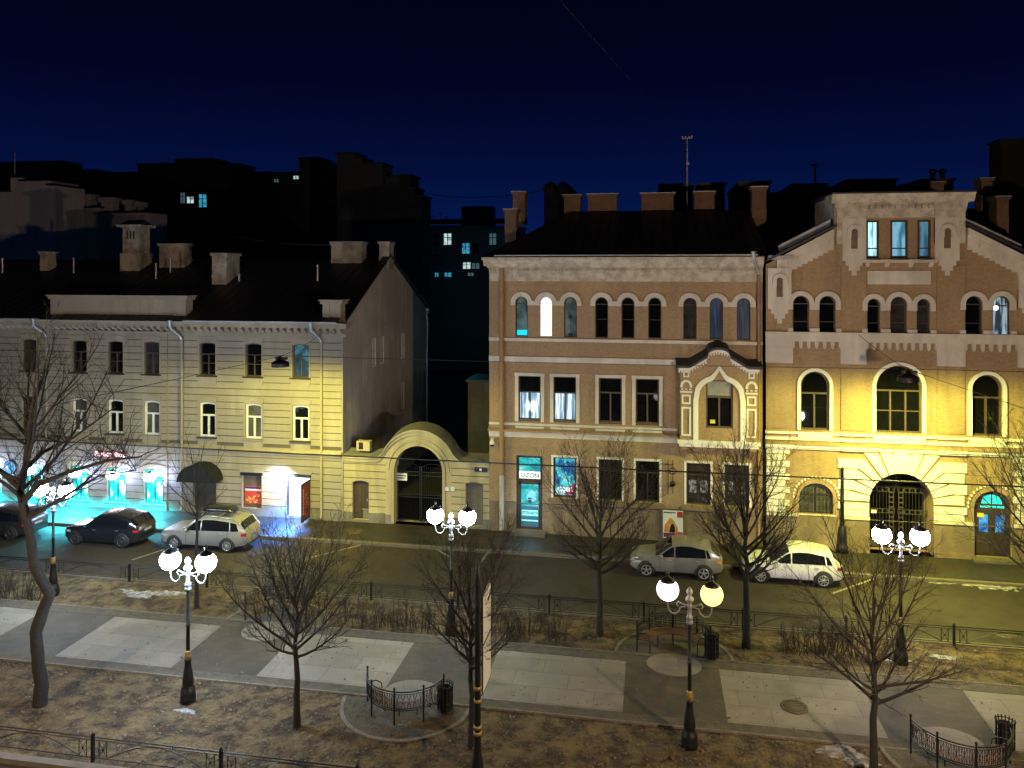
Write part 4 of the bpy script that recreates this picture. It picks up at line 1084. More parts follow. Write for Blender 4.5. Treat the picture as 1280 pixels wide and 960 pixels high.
for a, b in ((hx0, 7.2), (9.2, hg.cx - hg.hw), (hg.cx + hg.hw, hd.cx - hd.hw - .02), (17.0, 18.5)): g.box(a, b, YF - .17, YF + .0, 1.62, 1.75)
GH.part('plinth_cap', g, m_trim)
# rusticated gate surround
g = MB(); zs = hg.zt - hg.rise; R0 = hg.hw + .03
z = 1.78; k = 0; y0, y1 = YF - .14, YF + .0
while z + .34 < zs + .02:
    e = .12 if k % 2 else 0
    for s in (-1, 1):
        xa, xb = sorted((hg.cx + s * R0, hg.cx + s * (2.82 + e))); g.box(xa, xb, y0, y1, z, z + .30)
    z += .345; k += 1
angs = [0, 13, 26, 39, 52]; ztop = 4.92
zk = [zs + .03 + i * (ztop - .33 - zs) / 4.0 for i in range(5)]
for i in range(4):
    a0, a1 = R(angs[i] + 1.3), R(angs[i + 1] - 1.3); e = .12 if (k + i) % 2 else 0
    z0, z1 = zk[i] + .03, zk[i + 1] - .035
    for s in (-1, 1):
        P_ = lambda r, a: (hg.cx + s * r * math.cos(a), zs + r * math.sin(a))
        rk = lambda zz, a: (zz - zs) / max(.12, math.sin(a)) 
        in0, in1 = P_(R0, a0), P_(R0, a1)
        k0 = (in0[0] + s * .12, max(in0[1], z0)) if i == 0 else P_(max(R0 + .05, min(rk(z0, a0), 3.4)), a0)
        k1 = P_(max(R0 + .05, min(rk(z1, a1), 3.4)), a1)
        xo = hg.cx + s * (2.82 + e)
        pts = [in0, (k0[0], z0), (xo, z0), (xo, z1), (k1[0], z1), in1]
        if s < 0: pts = pts[::-1]
        g.prism_y(pts, y0, y1)
for a0, a1 in ((54.5, 65.5), (68.5, 79.5)):
    for s in (-1, 1):
        pts = []
        for a, r in ((a0, R0), (a0, None), (a1, None), (a1, R0)):
            a = R(a); rr = r if r else (ztop - zs - (.0 if a0 > 60 else .02)) / math.sin(a)
            pts.append((hg.cx + s * rr * math.cos(a), zs + rr * math.sin(a)))
        if s < 0: pts = pts[::-1]
        g.prism_y(pts, y0 - .01, y1)
g.prism_y([(hg.cx - .24, 3.99), (hg.cx + .24, 3.99), (hg.cx + .42, 4.18), (hg.cx + .46, 4.8), (hg.cx + .2, 5.02), (hg.cx - .2, 5.02), (hg.cx - .46, 4.8), (hg.cx - .42, 4.18)], y0 - .06, y1)
GH.part('gate_surround', g, m_white)
for a, b in ((hx0 + .02, 6.78), (17.18, 18.3)):
    g = MB(); z = 1.8; k = 0
    while z < 4.85:
        e = .2 if k % 2 else 0; g.box(a if a < 8 else a - (e), b - (.2 - e if a < 8 else 0), YF - .12, YF, z, z + .27)
        z += .325; k += 1
    GH.part('quoins', g, m_white)
# dotted arches round the ground floor openings
for o in (h1, hd):
    g = MB(); zs_ = o.zt - o.rise; n = 19
    for i in range(n):
        a = PI * i / (n - 1); r = o.hw + .28; rz = o.rise + .3
        cx_, cz_ = o.cx + r * math.cos(a), zs_ + rz * math.sin(a)
        g.prism_y([(cx_ + .055 * math.cos(b + a), cz_ + .075 * math.sin(b + a)) for b in (0, PI / 2, PI, 3 * PI / 2)], YF - .1, YF - .02)
    arch_ring(g, Op(o.cx, o.hw + .19, o.zb, o.zt + .2, o.rise + .2, 'arch'), .18, YF - .055, YF - .02, 0, 1); GH.part('bead_arch', g, [m_white, m_brown])
for o in (h1, hd): g = MB(); arch_ring(g, o, .17, YF - .075, YF - .02, .0); GH.part('arch_trim', g, m_brown)
# cornice between floors
def hc(prof, m, name): 
    g = MB()
    for y_, z0, z1 in prof: 
        g.box(hx0 - .02, hx1, YF - y_, YF + .01, z0, z1)
        for a, b in ((hx0 - .05, 6.95), (9.2, 10.4), (13.6, 14.88)): g.box(a, b, YF - y_ - .07, YF - y_ + .02, z0 + .002, z1 - .002)
    return GH.part(name, g, m)
hc(((.12, 5.72, 5.84),), m_white, 'string_course'); hc(((.12, 5.42, 5.56),), m_white, 'string_course')
g = MB(); g.prism_x([(YF - .34, 5.22), (YF, 5.22), (YF, 5.41), (YF - .34, 5.28)], hx0 - .05, hx1); GH.part('ledge', g, m_brown)
hc(((.16, 4.98, 5.08), (.26, 5.08, 5.215)), m_white, 'string_course')
for o in h2:
    g = MB(); arch_ring(g, o, .17, YF - .12, YF + .01, o.zt - o.rise - o.zb); GH.part('window_surround', g, m_white)
    g = MB(); g.box(o.cx - o.hw - .12, o.cx + o.hw + .12, YF - .13, YF + .01, 5.58, 5.80 + .035); GH.part('sill_block', g, m_white)
# arcade frieze under the second string course, pilaster capitals
g = MB(); g.box(hx0 - .03, hx1, YF - .16, YF + .01, 10.58, 10.72)
for a, b in ((hx0 - .02, 6.95), (9.2, 10.4), (13.6, 14.88), (17.18, 18.4)): g.box(a, b, YF - .12, YF + .005, 9.25, 10.58)
for a, b in ((6.95, 9.2), (10.4, 13.6), (14.88, 17.18), (18.4, 22)):
    n = max(3, int(round((b - a) / .36))); st = (b - a) / n
    g.box(a, b, YF - .11, YF + .005, 10.34, 10.58)
    for i in range(n + 1):
        c = a + i * st; g.box(max(a, c - .085), min(b, c + .085), YF - .108, YF + .005, 10.06, 10.34)
        g.prism_y([(max(a, c - .085), 10.06), (c, 9.96), (min(b, c + .085), 10.06)], YF - .106, YF + .004)
GH.part('arcade_frieze', g, m_trim)
g = MB(); g.box(hx0 - .04, hx1, YF - .2, YF + .01, 10.722, 10.82)
for o in h3: g.box(o.cx - o.hw - .26, o.cx - o.hw, YF - .12, YF + .01, 10.82, 11.0); g.box(o.cx + o.hw, o.cx + o.hw + .26, YF - .122, YF + .01, 10.82, 11.0)
GH.part('string_course', g, m_trim)
for grp in (h3[:2], h3[2:5], h3[5:]):
    g = MB()
    for k, o in enumerate(grp): arch_ring(g, o, .235 + .002 * (k % 2), YF - .1 - .004 * (k % 2), YF + .01, .3)
    GH.part('archivolt', g, m_trim)
# stepped gable friezes
for s in (-1, 1):
    g = MB(); n = 11; xa = CX + s * 5.75; xb = CX + s * 3.05
    for i in range(n):
        a = xa + (xb - xa) * i / n; b = xa + (xb - xa) * (i + 1) / n; m_ = (a + b) / 2
        zt_a, zt_b = gtop(a), gtop(b - s * .001)
        zb_ = gtop(m_) - .98 + .0 * i
        lo, hi = sorted((a, b)); 
        za, zb2 = (zt_a, zt_b) if a < b else (zt_b, zt_a)
        g.prism_y([(lo, zb_), (hi, zb_), (hi, zb2), (lo, za)], YF - .1 - .002 * (i % 2), YF + .01)
        g.prism_y([(lo, za - .3), (hi, zb2 - .3), (hi, zb2 + .02), (lo, za + .02)], YF - .22, YF - .05)
        if i % 2 == 0: g.box(lo + .03, hi - .03, YF - .16, YF - .08, zb_ + .34, zb_ + .52)
    GH.part('gable_frieze', g, m_trim)
def pendant(cx, z0, z1, hw, hz, m=m_trim):
    "white block with a brick niche and a stepped foot"
    g = MB(); y = YF - .17
    g.box(cx - hw, cx + hw, y, YF + .01, z0, z1)
    for i, q in enumerate((.72, .45, .2)): g.box(cx - hw * q, cx + hw * q, y - .001 - i * .001, YF + .008, z0 - .24 * (i + 1), z0 - .24 * i)
    o = Op(cx, .15, hz, hz + .98, .15, 'arch'); arch_ring(g, o, .2, y - .09, y + .01, .3)
    b = GH.part('pendant_block', g, m)
    n = MB(); n.prism_y([(q[0] + cx, q[1] + hz) for q in outline(o)], y - .006, y + .01); GH.part('niche', n, m_brick, b)
pendant(6.3, 11.95, 14.0, .56, 12.55); pendant(9.82, 14.35, 16.45, .55, 14.95); pendant(14.05, 14.35, 16.45, .55, 14.95); pendant(17.75, 12.1, 14.0, .55, 12.7)
g = MB()
for a, b in ((9.0, 10.36), (13.5, 14.86)):
    g.box(a, b, YF - .15, YF + .01, 15.2, 16.72); g.prism_y([(a, 16.72), (b, 16.72), (b + .12, 17.3), (a - .12, 17.3)], YF - .24, YF + .01)
g.box(10.36, 13.5, YF - .1, YF + .01, 16.46, 17.3)
x = 9.0
while x < 14.8: g.box(x, x + .16, YF - .27, YF - .05, 16.9, 17.05); x += .3
g.prism_x([(YF - .3, 17.2), (YF + 1.2, 17.2), (YF + 1.2, 17.62), (YF - .55, 17.62)], 8.72, 15.2)
GH.part('tower_cornice', g, m_trimold)
g = MB(); g.box(10.2, 13.6, YF - .22, YF + .01, 14.26, 14.42)
for k in (10.45, 11.35, 12.45, 13.35): g.prism_x([(YF - .2, 14.26), (YF, 14.26), (YF, 14.05)], k - .1, k + .1)
GH.part('tower_ledge', g, m_trim)
g = MB(); g.box(10.45, 13.35, YF - .06, YF + .01, 13.2, 13.86); g.box(10.55, 13.25, YF - .075, YF - .05, 13.28, 13.78); GH.part('plaque', g, m_trim)
g = MB(); g.box(8.98, 14.88, YF + .32, YF + 5, 14.0, 17.6); g.box(8.98, 9.2, YF + .01, YF + .32, 14.0, 17.6); g.box(14.66, 14.88, YF + .01, YF + .32, 14.0, 17.6); GH.part('tower_body', g, m_trimold)
# windows
a4 = [room('bright_tower_room', [(.36, (.1, .35, .42)), (.5, (.55, .95, 1))], 1.25, 1.1, 5, .5), room('blue_tower_room', [(.35, (.04, .16, .24)), (.55, (.20, .45, .58))], 1.0, 8.2, 4, .6), room('dim_tower_room', [(.36, (.03, .09, .15)), (.6, (.10, .25, .34))], .8, 3.9, 4, .5)]
for o, pm in zip(h4, a4): GH.place(make_window(Op(0, o.hw, 0, 1.85), m_blackwood, pm, m_blackwood, (.25,), t=.1, sill_d=.3, sill_w=.0, sill_h=.08), o.cx, YF + .05, o.zb, True)
wh = {}
for i, o in enumerate(h3):
    pm = m_pane if i in (0, 1, 2, 5) else m_pane2
    if i == 6:
        q = make_window(Op(0, o.hw, 0, o.zt - o.zb, o.rise, 'arch'), m_blackwood, room('white_corner_room', [(.4, (.02, .04, .06)), (.55, (.4, .55, .62))], .8, 3.3, 5, .6), m_blackwood, (), t=.06, tr=.75, sill_d=.26)
        GH.place(q, o.cx, YF + .15, o.zb, True); g = MB(); g.lathe([(.001, -.12), (.1, -.06), (.12, .04), (.06, .1), (.001, .1)], (-.2, -.02, 1.32), 12); g.build('lamp', glow('room_lamp', (.9, 1, 1), 5), q); continue
    key = (o.hw, o.zt, pm.name)
    if key in wh: GH.place(wh[key], o.cx, YF + .15, o.zb, False)
    else: wh[key] = make_window(Op(0, o.hw, 0, o.zt - o.zb, o.rise, 'arch'), m_blackwood, pm, m_blackwood, (.3,), t=.055, tr=.78, sill_d=.26); GH.place(wh[key], o.cx, YF + .15, o.zb, True)
for i, o in enumerate(h2):
    q = make_window(Op(0, o.hw, 0, o.zt - o.zb, o.rise, 'arch'), m_brownframe, m_pane, m_brown, ('v',) if i != 1 else ('W', .32), t=.08, tr=.62, sill_d=.24)
    GH.place(q, o.cx, YF + .15, o.zb, True)
q = make_window(Op(0, h1.hw, 0, h1.zt - h1.zb, h1.rise, 'arch'), m_blackwood, m_pane3, m_trim, ('V',), t=.07, tr=.62)
g = MB()
for i in range(9): g.tube([(-.7 + i * .175, -.1, .03), (-.7 + i * .175, -.1, 1.0 + .35 * math.sin(PI * (i + .5) / 9))], .012, 4)
for z in (.35, .8): g.box(-.76, .76, -.11, -.09, z, z + .02)
g.build('grating', m_dark, q); GH.place(q, h1.cx, YF + .14, h1.zb, True)
# arched door with blue panes
dq = Op(0, hd.hw, 0, hd.zt - hd.zb, hd.rise, 'arch')
d = MB(); ol = outline(dq); d.prism_y(ol, .02, .08)
for e in (-1, 1): d.box(e * .4 - .3, e * .4 + .3, -.02, .03, .12, .95)
dr = d.build('door', m_blackwood); dr.parent = GH.o; dr.location = (hd.cx - GH.loc[0], .12, hd.zb)
m_fan = glow('teal_fanlight', (.02, .62, .68), 1.0); m_bpane = room('blue_door_room', [(.36, (.01, .06, .30)), (.5, (.03, .25, .62)), (.62, (.10, .50, .8))], 1.0, 6.1, 2, 2)
g = MB()
for e in (-1, 1): g.prism_y([(e * .03 if e > 0 else -.46, 2.52), (.46 if e > 0 else -.03, 2.52), (.40 if e > 0 else -.03, 2.84 if e > 0 else 2.98), (.03 if e > 0 else -.38, 2.98 if e > 0 else 2.86)], .008, .018)
g.box(-.5, .55, .008, .018, 2.33, 2.42); g.build('fanlight', m_fan, dr)
for e in (-1, 1): MB().box(e * .36 - .2, e * .36 + .2, .006, .018, 1.15, 2.0).build('door_pane', m_bpane, dr)
MB().box(-.64, -.34, -.002, .004, 1.86, 2.06).build('yellow_sticker', mat('yellow_note', (.7, .6, .06), .6), dr)
MB().box(hd.cx - 1.0, hd.cx + 1.0, YF - .5, YF - .105, 0, .12)
g = MB(); g.box(hd.cx - 1.0, hd.cx + 1.0, YF - .55, YF - .11, 0, .11); GH.part('door_step', g, m_kerb)
# iron gates in the arch: lattice frames
for e in (-1, 1):
    f = MB(); y = YF + .75
    a, b = (hg.cx - 1.42, hg.cx - .1) if e < 0 else (hg.cx + .1, hg.cx + 1.42)
    def lattice(x0_, x1_, z0_, z1_):
        f.box(x0_, x1_, y - .015, y + .015, z0_, z0_ + .03); f.box(x0_, x1_, y - .0148, y + .0148, z1_ - .03, z1_)
        f.box(x0_, x0_ + .03, y - .014, y + .014, z0_, z1_); f.box(x1_ - .03, x1_, y - .014, y + .014, z0_, z1_)
        L_ = max(x1_ - x0_, z1_ - z0_); n = max(1, int(L_ / .24))
        for i in range(n + 1):
            if x1_ - x0_ > z1_ - z0_: xx = x0_ + (x1_ - x0_) * i / n; f.box(xx - .035, xx + .035, y - .013, y + .013, z0_, z1_)
            else: zz = z0_ + (z1_ - z0_) * i / n; f.box(x0_, x1_, y - .013, y + .013, zz - .035, zz + .035)
    inner = b - .24 if e < 0 else a
    lattice(inner, inner + .24, .35, 3.05); lattice(a, b, 2.82, 3.05); lattice(a, b, 1.75, 1.98); lattice(a, b, .32, .55)
    for i in range(9):
        xx = a + .05 + (b - a - .1) * i / 8; f.tube([(xx, y, .1), (xx, y, 3.0)], .011, 4)
    f.box(a, b, y - .01, y + .01, .1, .34)
    lf = GH.part('gate_leaf', f, mat('grey_brown_iron', (.06, .052, .044), .6, metal=.2, var=.2))
g = MB(); g.box(hg.cx - .045, hg.cx + .045, YF + .7, YF + .8, 3.05, 3.9); g.box(hg.cx - 1.46, hg.cx + 1.46, YF + .72, YF + .78, 3.06, 3.12); GH.part('gate_post', g, m_dark)
px_, pz_ = wal(1092, 639, YF + .75); g = MB(); g.box(px_ - .12, px_ + .12, YF + .71, YF + .73, pz_ - .08, pz_ + .08); GH.part('gate_plate', g, m_sheet)
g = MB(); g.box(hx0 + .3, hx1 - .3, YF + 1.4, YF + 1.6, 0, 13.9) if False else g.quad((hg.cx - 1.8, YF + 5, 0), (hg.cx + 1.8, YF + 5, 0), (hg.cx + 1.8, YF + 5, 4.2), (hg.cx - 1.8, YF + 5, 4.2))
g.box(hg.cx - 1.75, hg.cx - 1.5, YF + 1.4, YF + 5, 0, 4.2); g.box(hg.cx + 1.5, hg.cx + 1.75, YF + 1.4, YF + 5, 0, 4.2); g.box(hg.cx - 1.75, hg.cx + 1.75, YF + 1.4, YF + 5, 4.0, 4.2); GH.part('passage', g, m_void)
# roofs
r = MB()
for s in (-1, 1):
    xa, xb = CX + s * 6.3, CX + s * 2.95; za, zb = 14.3, 16.05
    if s > 0: pts = [(xb, zb), (xa, za), (xa, za + .12), (xb, zb + .12)]
    else: pts = [(xa, za), (xb, zb), (xb, zb + .12), (xa, za + .12)]
    r.prism_y(pts, YF - .38, YF + 6)
r.prism_x([(YF - .6, 17.63), (YF + 5.2, 17.63), (YF + 5.2, 17.75), (YF - .6, 17.70)], 8.7, 15.22)
r.quad((hx0, YF + 2, 14.4), (hx1, YF + 2, 14.4), (hx1, YF + 9, 17.5), (hx0, YF + 9, 17.5)); r.quad((hx0, YF + 9, 17.5), (hx1, YF + 9, 17.5), (hx1, YF + 14, 14.5), (hx0, YF + 14, 14.5))
r.quad((CX + 6.2, YF - .3, 14.3), (hx1, YF - .3, 14.3), (hx1, YF + 2.1, 14.45), (CX + 6.2, YF + 2.1, 14.45))
roofG = GH.part('roof', r, m_roof)
for s in (-1, 1):
    t = MB(); xa, xb = CX + s * 5.6, CX + s * 3.1; za, zb = 14.3 + (6.3 - 5.6) / 3.35 * 1.75 + .14, 14.3 + (6.3 - 3.1) / 3.35 * 1.75 + .14
    n = 10
    for i in range(n):
        x_a, x_b = xa + (xb - xa) * i / n, xa + (xb - xa) * (i + 1) / n; z_a, z_b = za + (zb - za) * i / n, za + (zb - za) * (i + 1) / n
        pts = [(x_a, z_a), (x_b, z_b), (x_b, z_b + .34), (x_a, z_a + .34)]
        if s > 0: pts = [(x_b, z_b), (x_a, z_a), (x_a, z_a + .34), (x_b, z_b + .34)]
        t.prism_y(pts, YF + .35 + .01 * (i % 2), YF + 1.05)
    GH.part('tin_flashing', t, mat('pale_tin', (.42, .43, .46), .6, metal=.15, var=.35, scale=2.5), roofG)
t = MB(); t.box(hx0 + .05, 6.95, YF - .32, YF + .4, 14.42, 14.62)
GH.part('tin_flashing', t, mat('pale_tin', (.42, .43, .46), .6, metal=.15, var=.35, scale=2.5), roofG)
for a, b, tt, bb, Y in ((1227, 1241, 223, 250, 48.5), (1246, 1261, 246, 285, 45.5), (1130, 1152, 231, 244, 50.5), (1160, 1180, 228, 242, 50.5)):
    pxchim(GH, roofG, a, b, tt, bb, Y, 1.0, m_brick)
# ================================================================== houses behind
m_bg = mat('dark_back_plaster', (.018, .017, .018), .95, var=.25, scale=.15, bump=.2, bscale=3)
m_bgl = mat('grey_firewall', (.50, .47, .46), .95, var=.3, scale=.22, bump=.3, bscale=4, streak=True, c2=(.36, .34, .335), mixs=.12)
m_bgt = mat('teal_grey_firewall', (.055, .06, .065), .95, var=.35, scale=.2, streak=True, c2=(.03, .034, .038), mixs=.10)
m_litw = room('far_lit_window', [(.35, (.2, .3, .32)), (.6, (.7, .92, .9))], .8, 2, 2.5, 1.5); m_litb = room('far_blue_window', [(.35, (.02, .15, .25)), (.6, (.06, .45, .65))], .8, 4, 2.5, 1.5); m_litg = glow('far_dim_window', (.12, .22, .25), .4)
def back_house(name, label, Y, D, boxes, m, wins=(), extra=None, cap=.3):
    "boxes: photo rectangles (left, right, top) at depth Y, standing on the ground"
    xs = [wal(b[0], 300, Y)[0] for b in boxes] + [wal(b[1], 300, Y)[0] for b in boxes]
    T = Thing(name, ((min(xs) + max(xs)) / 2, Y, 0), label, 'building')
    w = MB(); r = MB()
    for k, (l, rr, t) in enumerate(boxes):
        xa = wal(l, t, Y)[0]; xb, z = wal(rr, t, Y); y = Y + .01 * (k % 3)
        w.box(xa, xb, y, Y + D, 0, z); r.box(xa - .12, xb + .12, y - .2, Y + D + .1, z + .001 + k * .002, z + .16 + k * .002)
    T.part('wall', w, m); T.part('roof', r, m_roof)
    for l, rr, t, b, mm in wins:
        xa, z1 = wal(l, t, Y); xb, z0 = wal(rr, b, Y)
        g = MB(); g.box(xa, xb, Y - .04, Y + .05, z0, z1); wn = T.part('window', g, mm)
        f = MB(); f.box((xa + xb) / 2 - .05, (xa + xb) / 2 + .05, Y - .07, Y - .035, z0, z1); f.box(xa, xb, Y - .068, Y - .035, z0 + (z1 - z0) * .62, z0 + (z1 - z0) * .68); f.box(xa - .1, xb + .1, Y - .12, Y + .02, z0 - .12, z0); T.part('frame', f, m_blackwood, wn)
    return T
T = back_house('firewall_house', 'pale grey blind firewall with tall chimney block beyond the left roof', 66, 4, ((-60, 13, 240), (13, 26, 222), (26, 61, 226), (61, 69, 232)), mat('pale_firewall', (.72, .67, .66), .95, var=.2, scale=.22, bump=.3, bscale=4, streak=True, c2=(.55, .51, .50), mixs=.12))
for a, b, t in ((100, 115, 242), (124, 143, 247), (154, 166, 250), (170, 175, 252)):
    pass
T = back_house('stepped_firewall', 'low dim grey firewall with stubby chimneys stepping down beyond the left roof', 70, 3, ((69, 84, 256), (84, 125, 260), (125, 186, 266)), m_bgl)
for a, b, t, bt in ((100, 115, 243, 262), (124, 143, 247, 266), (154, 166, 250, 268), (170, 175, 252, 268)):
    xa, zt = wal(a, t, 70.5); xb, zb = wal(b, bt, 70.5); g = MB(); g.box(xa + .2, xb - .2, 70.5, 71.5, zb - .6, zt - .5); g.box(xa, xb, 70.3, 71.7, zt - .5, zt); T.part('chimney', g, m_bgl)
p = MB(); x, z = wal(18.5, 190, 67); zb = wal(18, 222, 67)[1]; p.tube([(x, 67, zb - .5), (x, 67, z)], .08, 5); tag(p.build('flue_pipe', m_tin), 'thin pale flue pipe above the firewall at the left edge', 'flue')
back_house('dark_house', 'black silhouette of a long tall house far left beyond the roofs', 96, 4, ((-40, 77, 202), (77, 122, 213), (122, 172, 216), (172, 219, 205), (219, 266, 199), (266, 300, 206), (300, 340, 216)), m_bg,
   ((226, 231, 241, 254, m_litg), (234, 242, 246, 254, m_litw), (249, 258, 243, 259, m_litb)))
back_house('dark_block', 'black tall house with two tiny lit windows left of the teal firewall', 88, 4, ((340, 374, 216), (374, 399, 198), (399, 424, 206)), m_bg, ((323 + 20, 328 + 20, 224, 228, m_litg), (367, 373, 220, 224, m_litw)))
T = back_house('teal_firewall_house', 'tall blind firewall dimly lit teal behind the left gable', 74, 3, ((421, 444, 192), (444, 452, 198), (452, 478, 205), (478, 482, 232), (482, 490, 222), (490, 513, 220), (513, 519, 236), (519, 528, 246)), m_bgt)
T = back_house('far_house', 'far teal-lit house with lit windows seen in the gap between the houses', 104, 6, ((508, 577, 283), (577, 613, 282), (613, 648, 284)), mat('far_plaster', (.20, .24, .24), .95, var=.2, scale=.2),
   ((523, 532, 292, 306, m_litw), (539, 549, 292, 306, m_pane), (555, 564, 292, 306, m_litw), (578, 587, 304, 317, m_litb), (591, 598, 304, 317, m_pane), (612, 620, 292, 306, m_litg), (523, 532, 318, 331, m_pane), (541, 552, 318, 331, m_pane), (579, 588, 328, 336, m_litw), (590, 599, 329, 336, m_litg), (523, 528, 341, 346, m_litw), (544, 548, 341, 346, m_litb), (556, 564, 341, 346, m_litb), (585, 592, 341, 345, m_litg)))
r = MB(); xa, z = wal(506, 271, 104); xb, _ = wal(650, 271, 104); ze = wal(506, 283, 104)[1]; r.quad((xa, 103.4, ze + .2), (xb, 103.4, ze + .2), (xb, 110, z), (xa, 110, z)); xa, z = wal(577, 258, 107); xb, zb = wal(614, 275, 107); r.box(xa, xb, 107, 110, zb - 1, z); T.part('attic_roof', r, m_roof)
p = MB()
for px, t in ((542, 268), (551, 264), (558, 269)):
    x, z = wal(px, t, 106); p.tube([(x, 106, z - 2.4), (x, 106, z)], .05, 4); p.tube([(x - .5, 106, z - .3), (x + .5, 106, z - .3)], .03, 4)
T.part('aerial', p, m_dark)
T = back_house('courtyard_shed', 'dim low wall in the dark yard beyond the right end of the gate wall', 52, 3, ((585, 612, 478),), mat('shed_plaster', (.12, .11, .10), .95, var=.3, scale=.7, streak=True))
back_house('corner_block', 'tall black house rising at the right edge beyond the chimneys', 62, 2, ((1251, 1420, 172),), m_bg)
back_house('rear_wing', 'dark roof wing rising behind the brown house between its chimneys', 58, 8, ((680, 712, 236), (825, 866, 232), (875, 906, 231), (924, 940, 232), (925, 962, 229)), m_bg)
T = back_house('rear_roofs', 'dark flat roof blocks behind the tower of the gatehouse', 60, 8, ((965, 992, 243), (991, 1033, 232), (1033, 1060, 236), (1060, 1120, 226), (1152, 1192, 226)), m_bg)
p = MB(); x, z = wal(1019, 207, 61); p.tube([(x, 61, z - 2), (x, 61, z)], .08, 5); p.box(x - .3, x + .3, 60.9, 61.1, z, z + .08); T.part('vent_pipe', p, m_dark)
for px in (1166, 1178):
    p = MB(); x, z = wal(px, 217, 61); p.lathe([(.16, -1.2), (.16, 0), (.3, .1), (.3, .2), (.001, .4)], (x, 61, z), 8); T.part('vent_pipe', p, m_dark)
g = MB(); rnd = random.Random(8)
for cx, cy, rr in ((688, 236, 10), (704, 236, 11), (696, 246, 12)):
    x, z = wal(cx, cy, 57); g.lathe([(.001, -.55), (.42, -.3), (.55, 0), (.42, .3), (.001, .55)], (x, 57, z), 10)
x, z = wal(696, 250, 57); g.tube([(x, 57, z - 2.5), (x, 57, z)], .2, 6); tag(g.build('roof_ventilator', m_bg), 'dark rounded ventilator heads above the left end of the brown roof', 'ventilator')

# ================================================================== boulevard lamps
m_post = mat('black_cast_iron', (.014, .014, .015), .42, metal=.4, var=.2, scale=6, coord='obj')
m_brass = mat('old_brass', (.40, .27, .09), .45, metal=.6, var=.3, scale=9, coord='obj')
m_silver = mat('silver_paint', (.20, .20, .20), .45, metal=.3, var=.15, scale=8, coord='obj')
COOL = (.80, .92, 1.0)
def globe_mat(n, c, s): return glow('globe_' + n, c, s)
def lamp(x, y, label, gl, gr, rz=0):
    t = empty('boulevard_lamp', (x, y, 0), label, 'street lamp', 'two-globe lamps of the boulevard', rz)
    b = MB(); b.lathe([(.001, 0), (.24, 0), (.25, .12), (.23, .2), (.24, .26), (.22, .42), (.15, .5), (.17, .56), (.18, .62), (.15, .85), (.105, 1.15), (.095, 1.28), (.11, 1.3), (.11, 1.36), (.07, 1.38)], n=16); b.build('base', m_post, t)
    b = MB(); b.lathe([(.07, 1.36), (.10, 1.42), (.105, 1.5), (.075, 1.56), (.095, 1.6), (.06, 1.64)], n=12); b.build('collar', m_brass, t)
    b = MB(); b.lathe([(.062, 1.62), (.055, 2.4), (.07, 2.42), (.07, 2.46), (.055, 2.48), (.05, 3.6)], n=10); b.build('shaft', m_post, t)
    b = MB(); b.lathe([(.05, 3.58), (.10, 3.6), (.10, 3.66), (.06, 3.7), (.10, 3.74), (.10, 3.8), (.06, 3.84), (.06, 4.02), (.09, 4.1), (.06, 4.16), (.055, 4.2), (.13, 4.28), (.12, 4.34), (.05, 4.42), (.09, 4.5), (.09, 4.56), (.04, 4.64), (.001, 4.68)], n=12); b.build('finial', m_silver, t)
    for s, gm in ((-1, gl), (1, gr)):
        a = MB()
        a.tube([(s * .05, 0, 4.12), (s * .2, 0, 4.14), (s * .33, 0, 4.2), (s * .38, 0, 4.12), (s * .33, 0, 4.06)], .022, 6)
        a.tube([(s * (.27 + .0), 0, 4.04), (s * .3, 0, 3.92), (s * .42, 0, 3.83), (s * .55, 0, 3.86), (s * .62, 0, 3.98), (s * .63, 0, 4.18)], .024, 6)
        a.tube([(s * .06, 0, 4.1), (s * .27, 0, 4.04)], .02, 6)
        a.lathe([(.03, 0), (.09, .04), (.1, .1)], (s * .63, 0, 4.16), 10)
        a.build('arm', m_silver, t)
        q = MB(); pr = []
        for k in range(11):
            an = PI - (PI - R(38)) * k / 10; pr.append((max(.001, .325 * math.sin(an)), .32 * math.cos(an)))
        q.lathe(pr, (s * .63, 0, 4.52), 20); go = q.build('globe', gm, t)
        c = MB(); c.lathe([(.215, .23), (.22, .26), (.17, .31), (.10, .35), (.05, .39), (.04, .44), (.06, .48), (.03, .53), (.001, .6)], (s * .63, 0, 4.52), 16)
        for k in range(4):
            an = PI / 4 + k * PI / 2; c.tube([(s * .63 + .21 * math.cos(an), .21 * math.sin(an), 4.76), (s * .63 + .25 * math.cos(an), .25 * math.sin(an), 4.81), (s * .63 + .2 * math.cos(an), .2 * math.sin(an), 4.84)], .015, 4)
        c.build('cap', m_post, go)
    return t
GS = 140
gc = globe_mat('cool', (.58, .77, 1.0), GS * 2.3); gc2 = globe_mat('blue_white', (.74, .90, 1.0), GS * .9); gp = globe_mat('pinkish', (1.0, .80, .78), 5); gy = globe_mat('yellow', (1.0, .74, .15), 3.0); gn = globe_mat('neutral', (.96, .96, 1.0), GS)
lamp(*gnd(66.5, 744), 'two-globe lamp with glaring white globes behind the crooked tree at left', gc, gc)
lamp(*gnd(235, 876), 'two-globe lamp with white globes between the crooked tree and the left slabs', gc, gc)
lamp(*gnd(564, 793), 'two-globe lamp in front of the iron gate, its post behind bare branches', gc2, gc2)
lamp(*gnd(862, 933), 'two-globe lamp with one pinkish and one yellow globe before the brown-seated bench', gp, gy, R(-6))
lamp(*gnd(1126, 829), 'two-globe lamp with white globes in front of the rusticated gate arch', gn, gn)

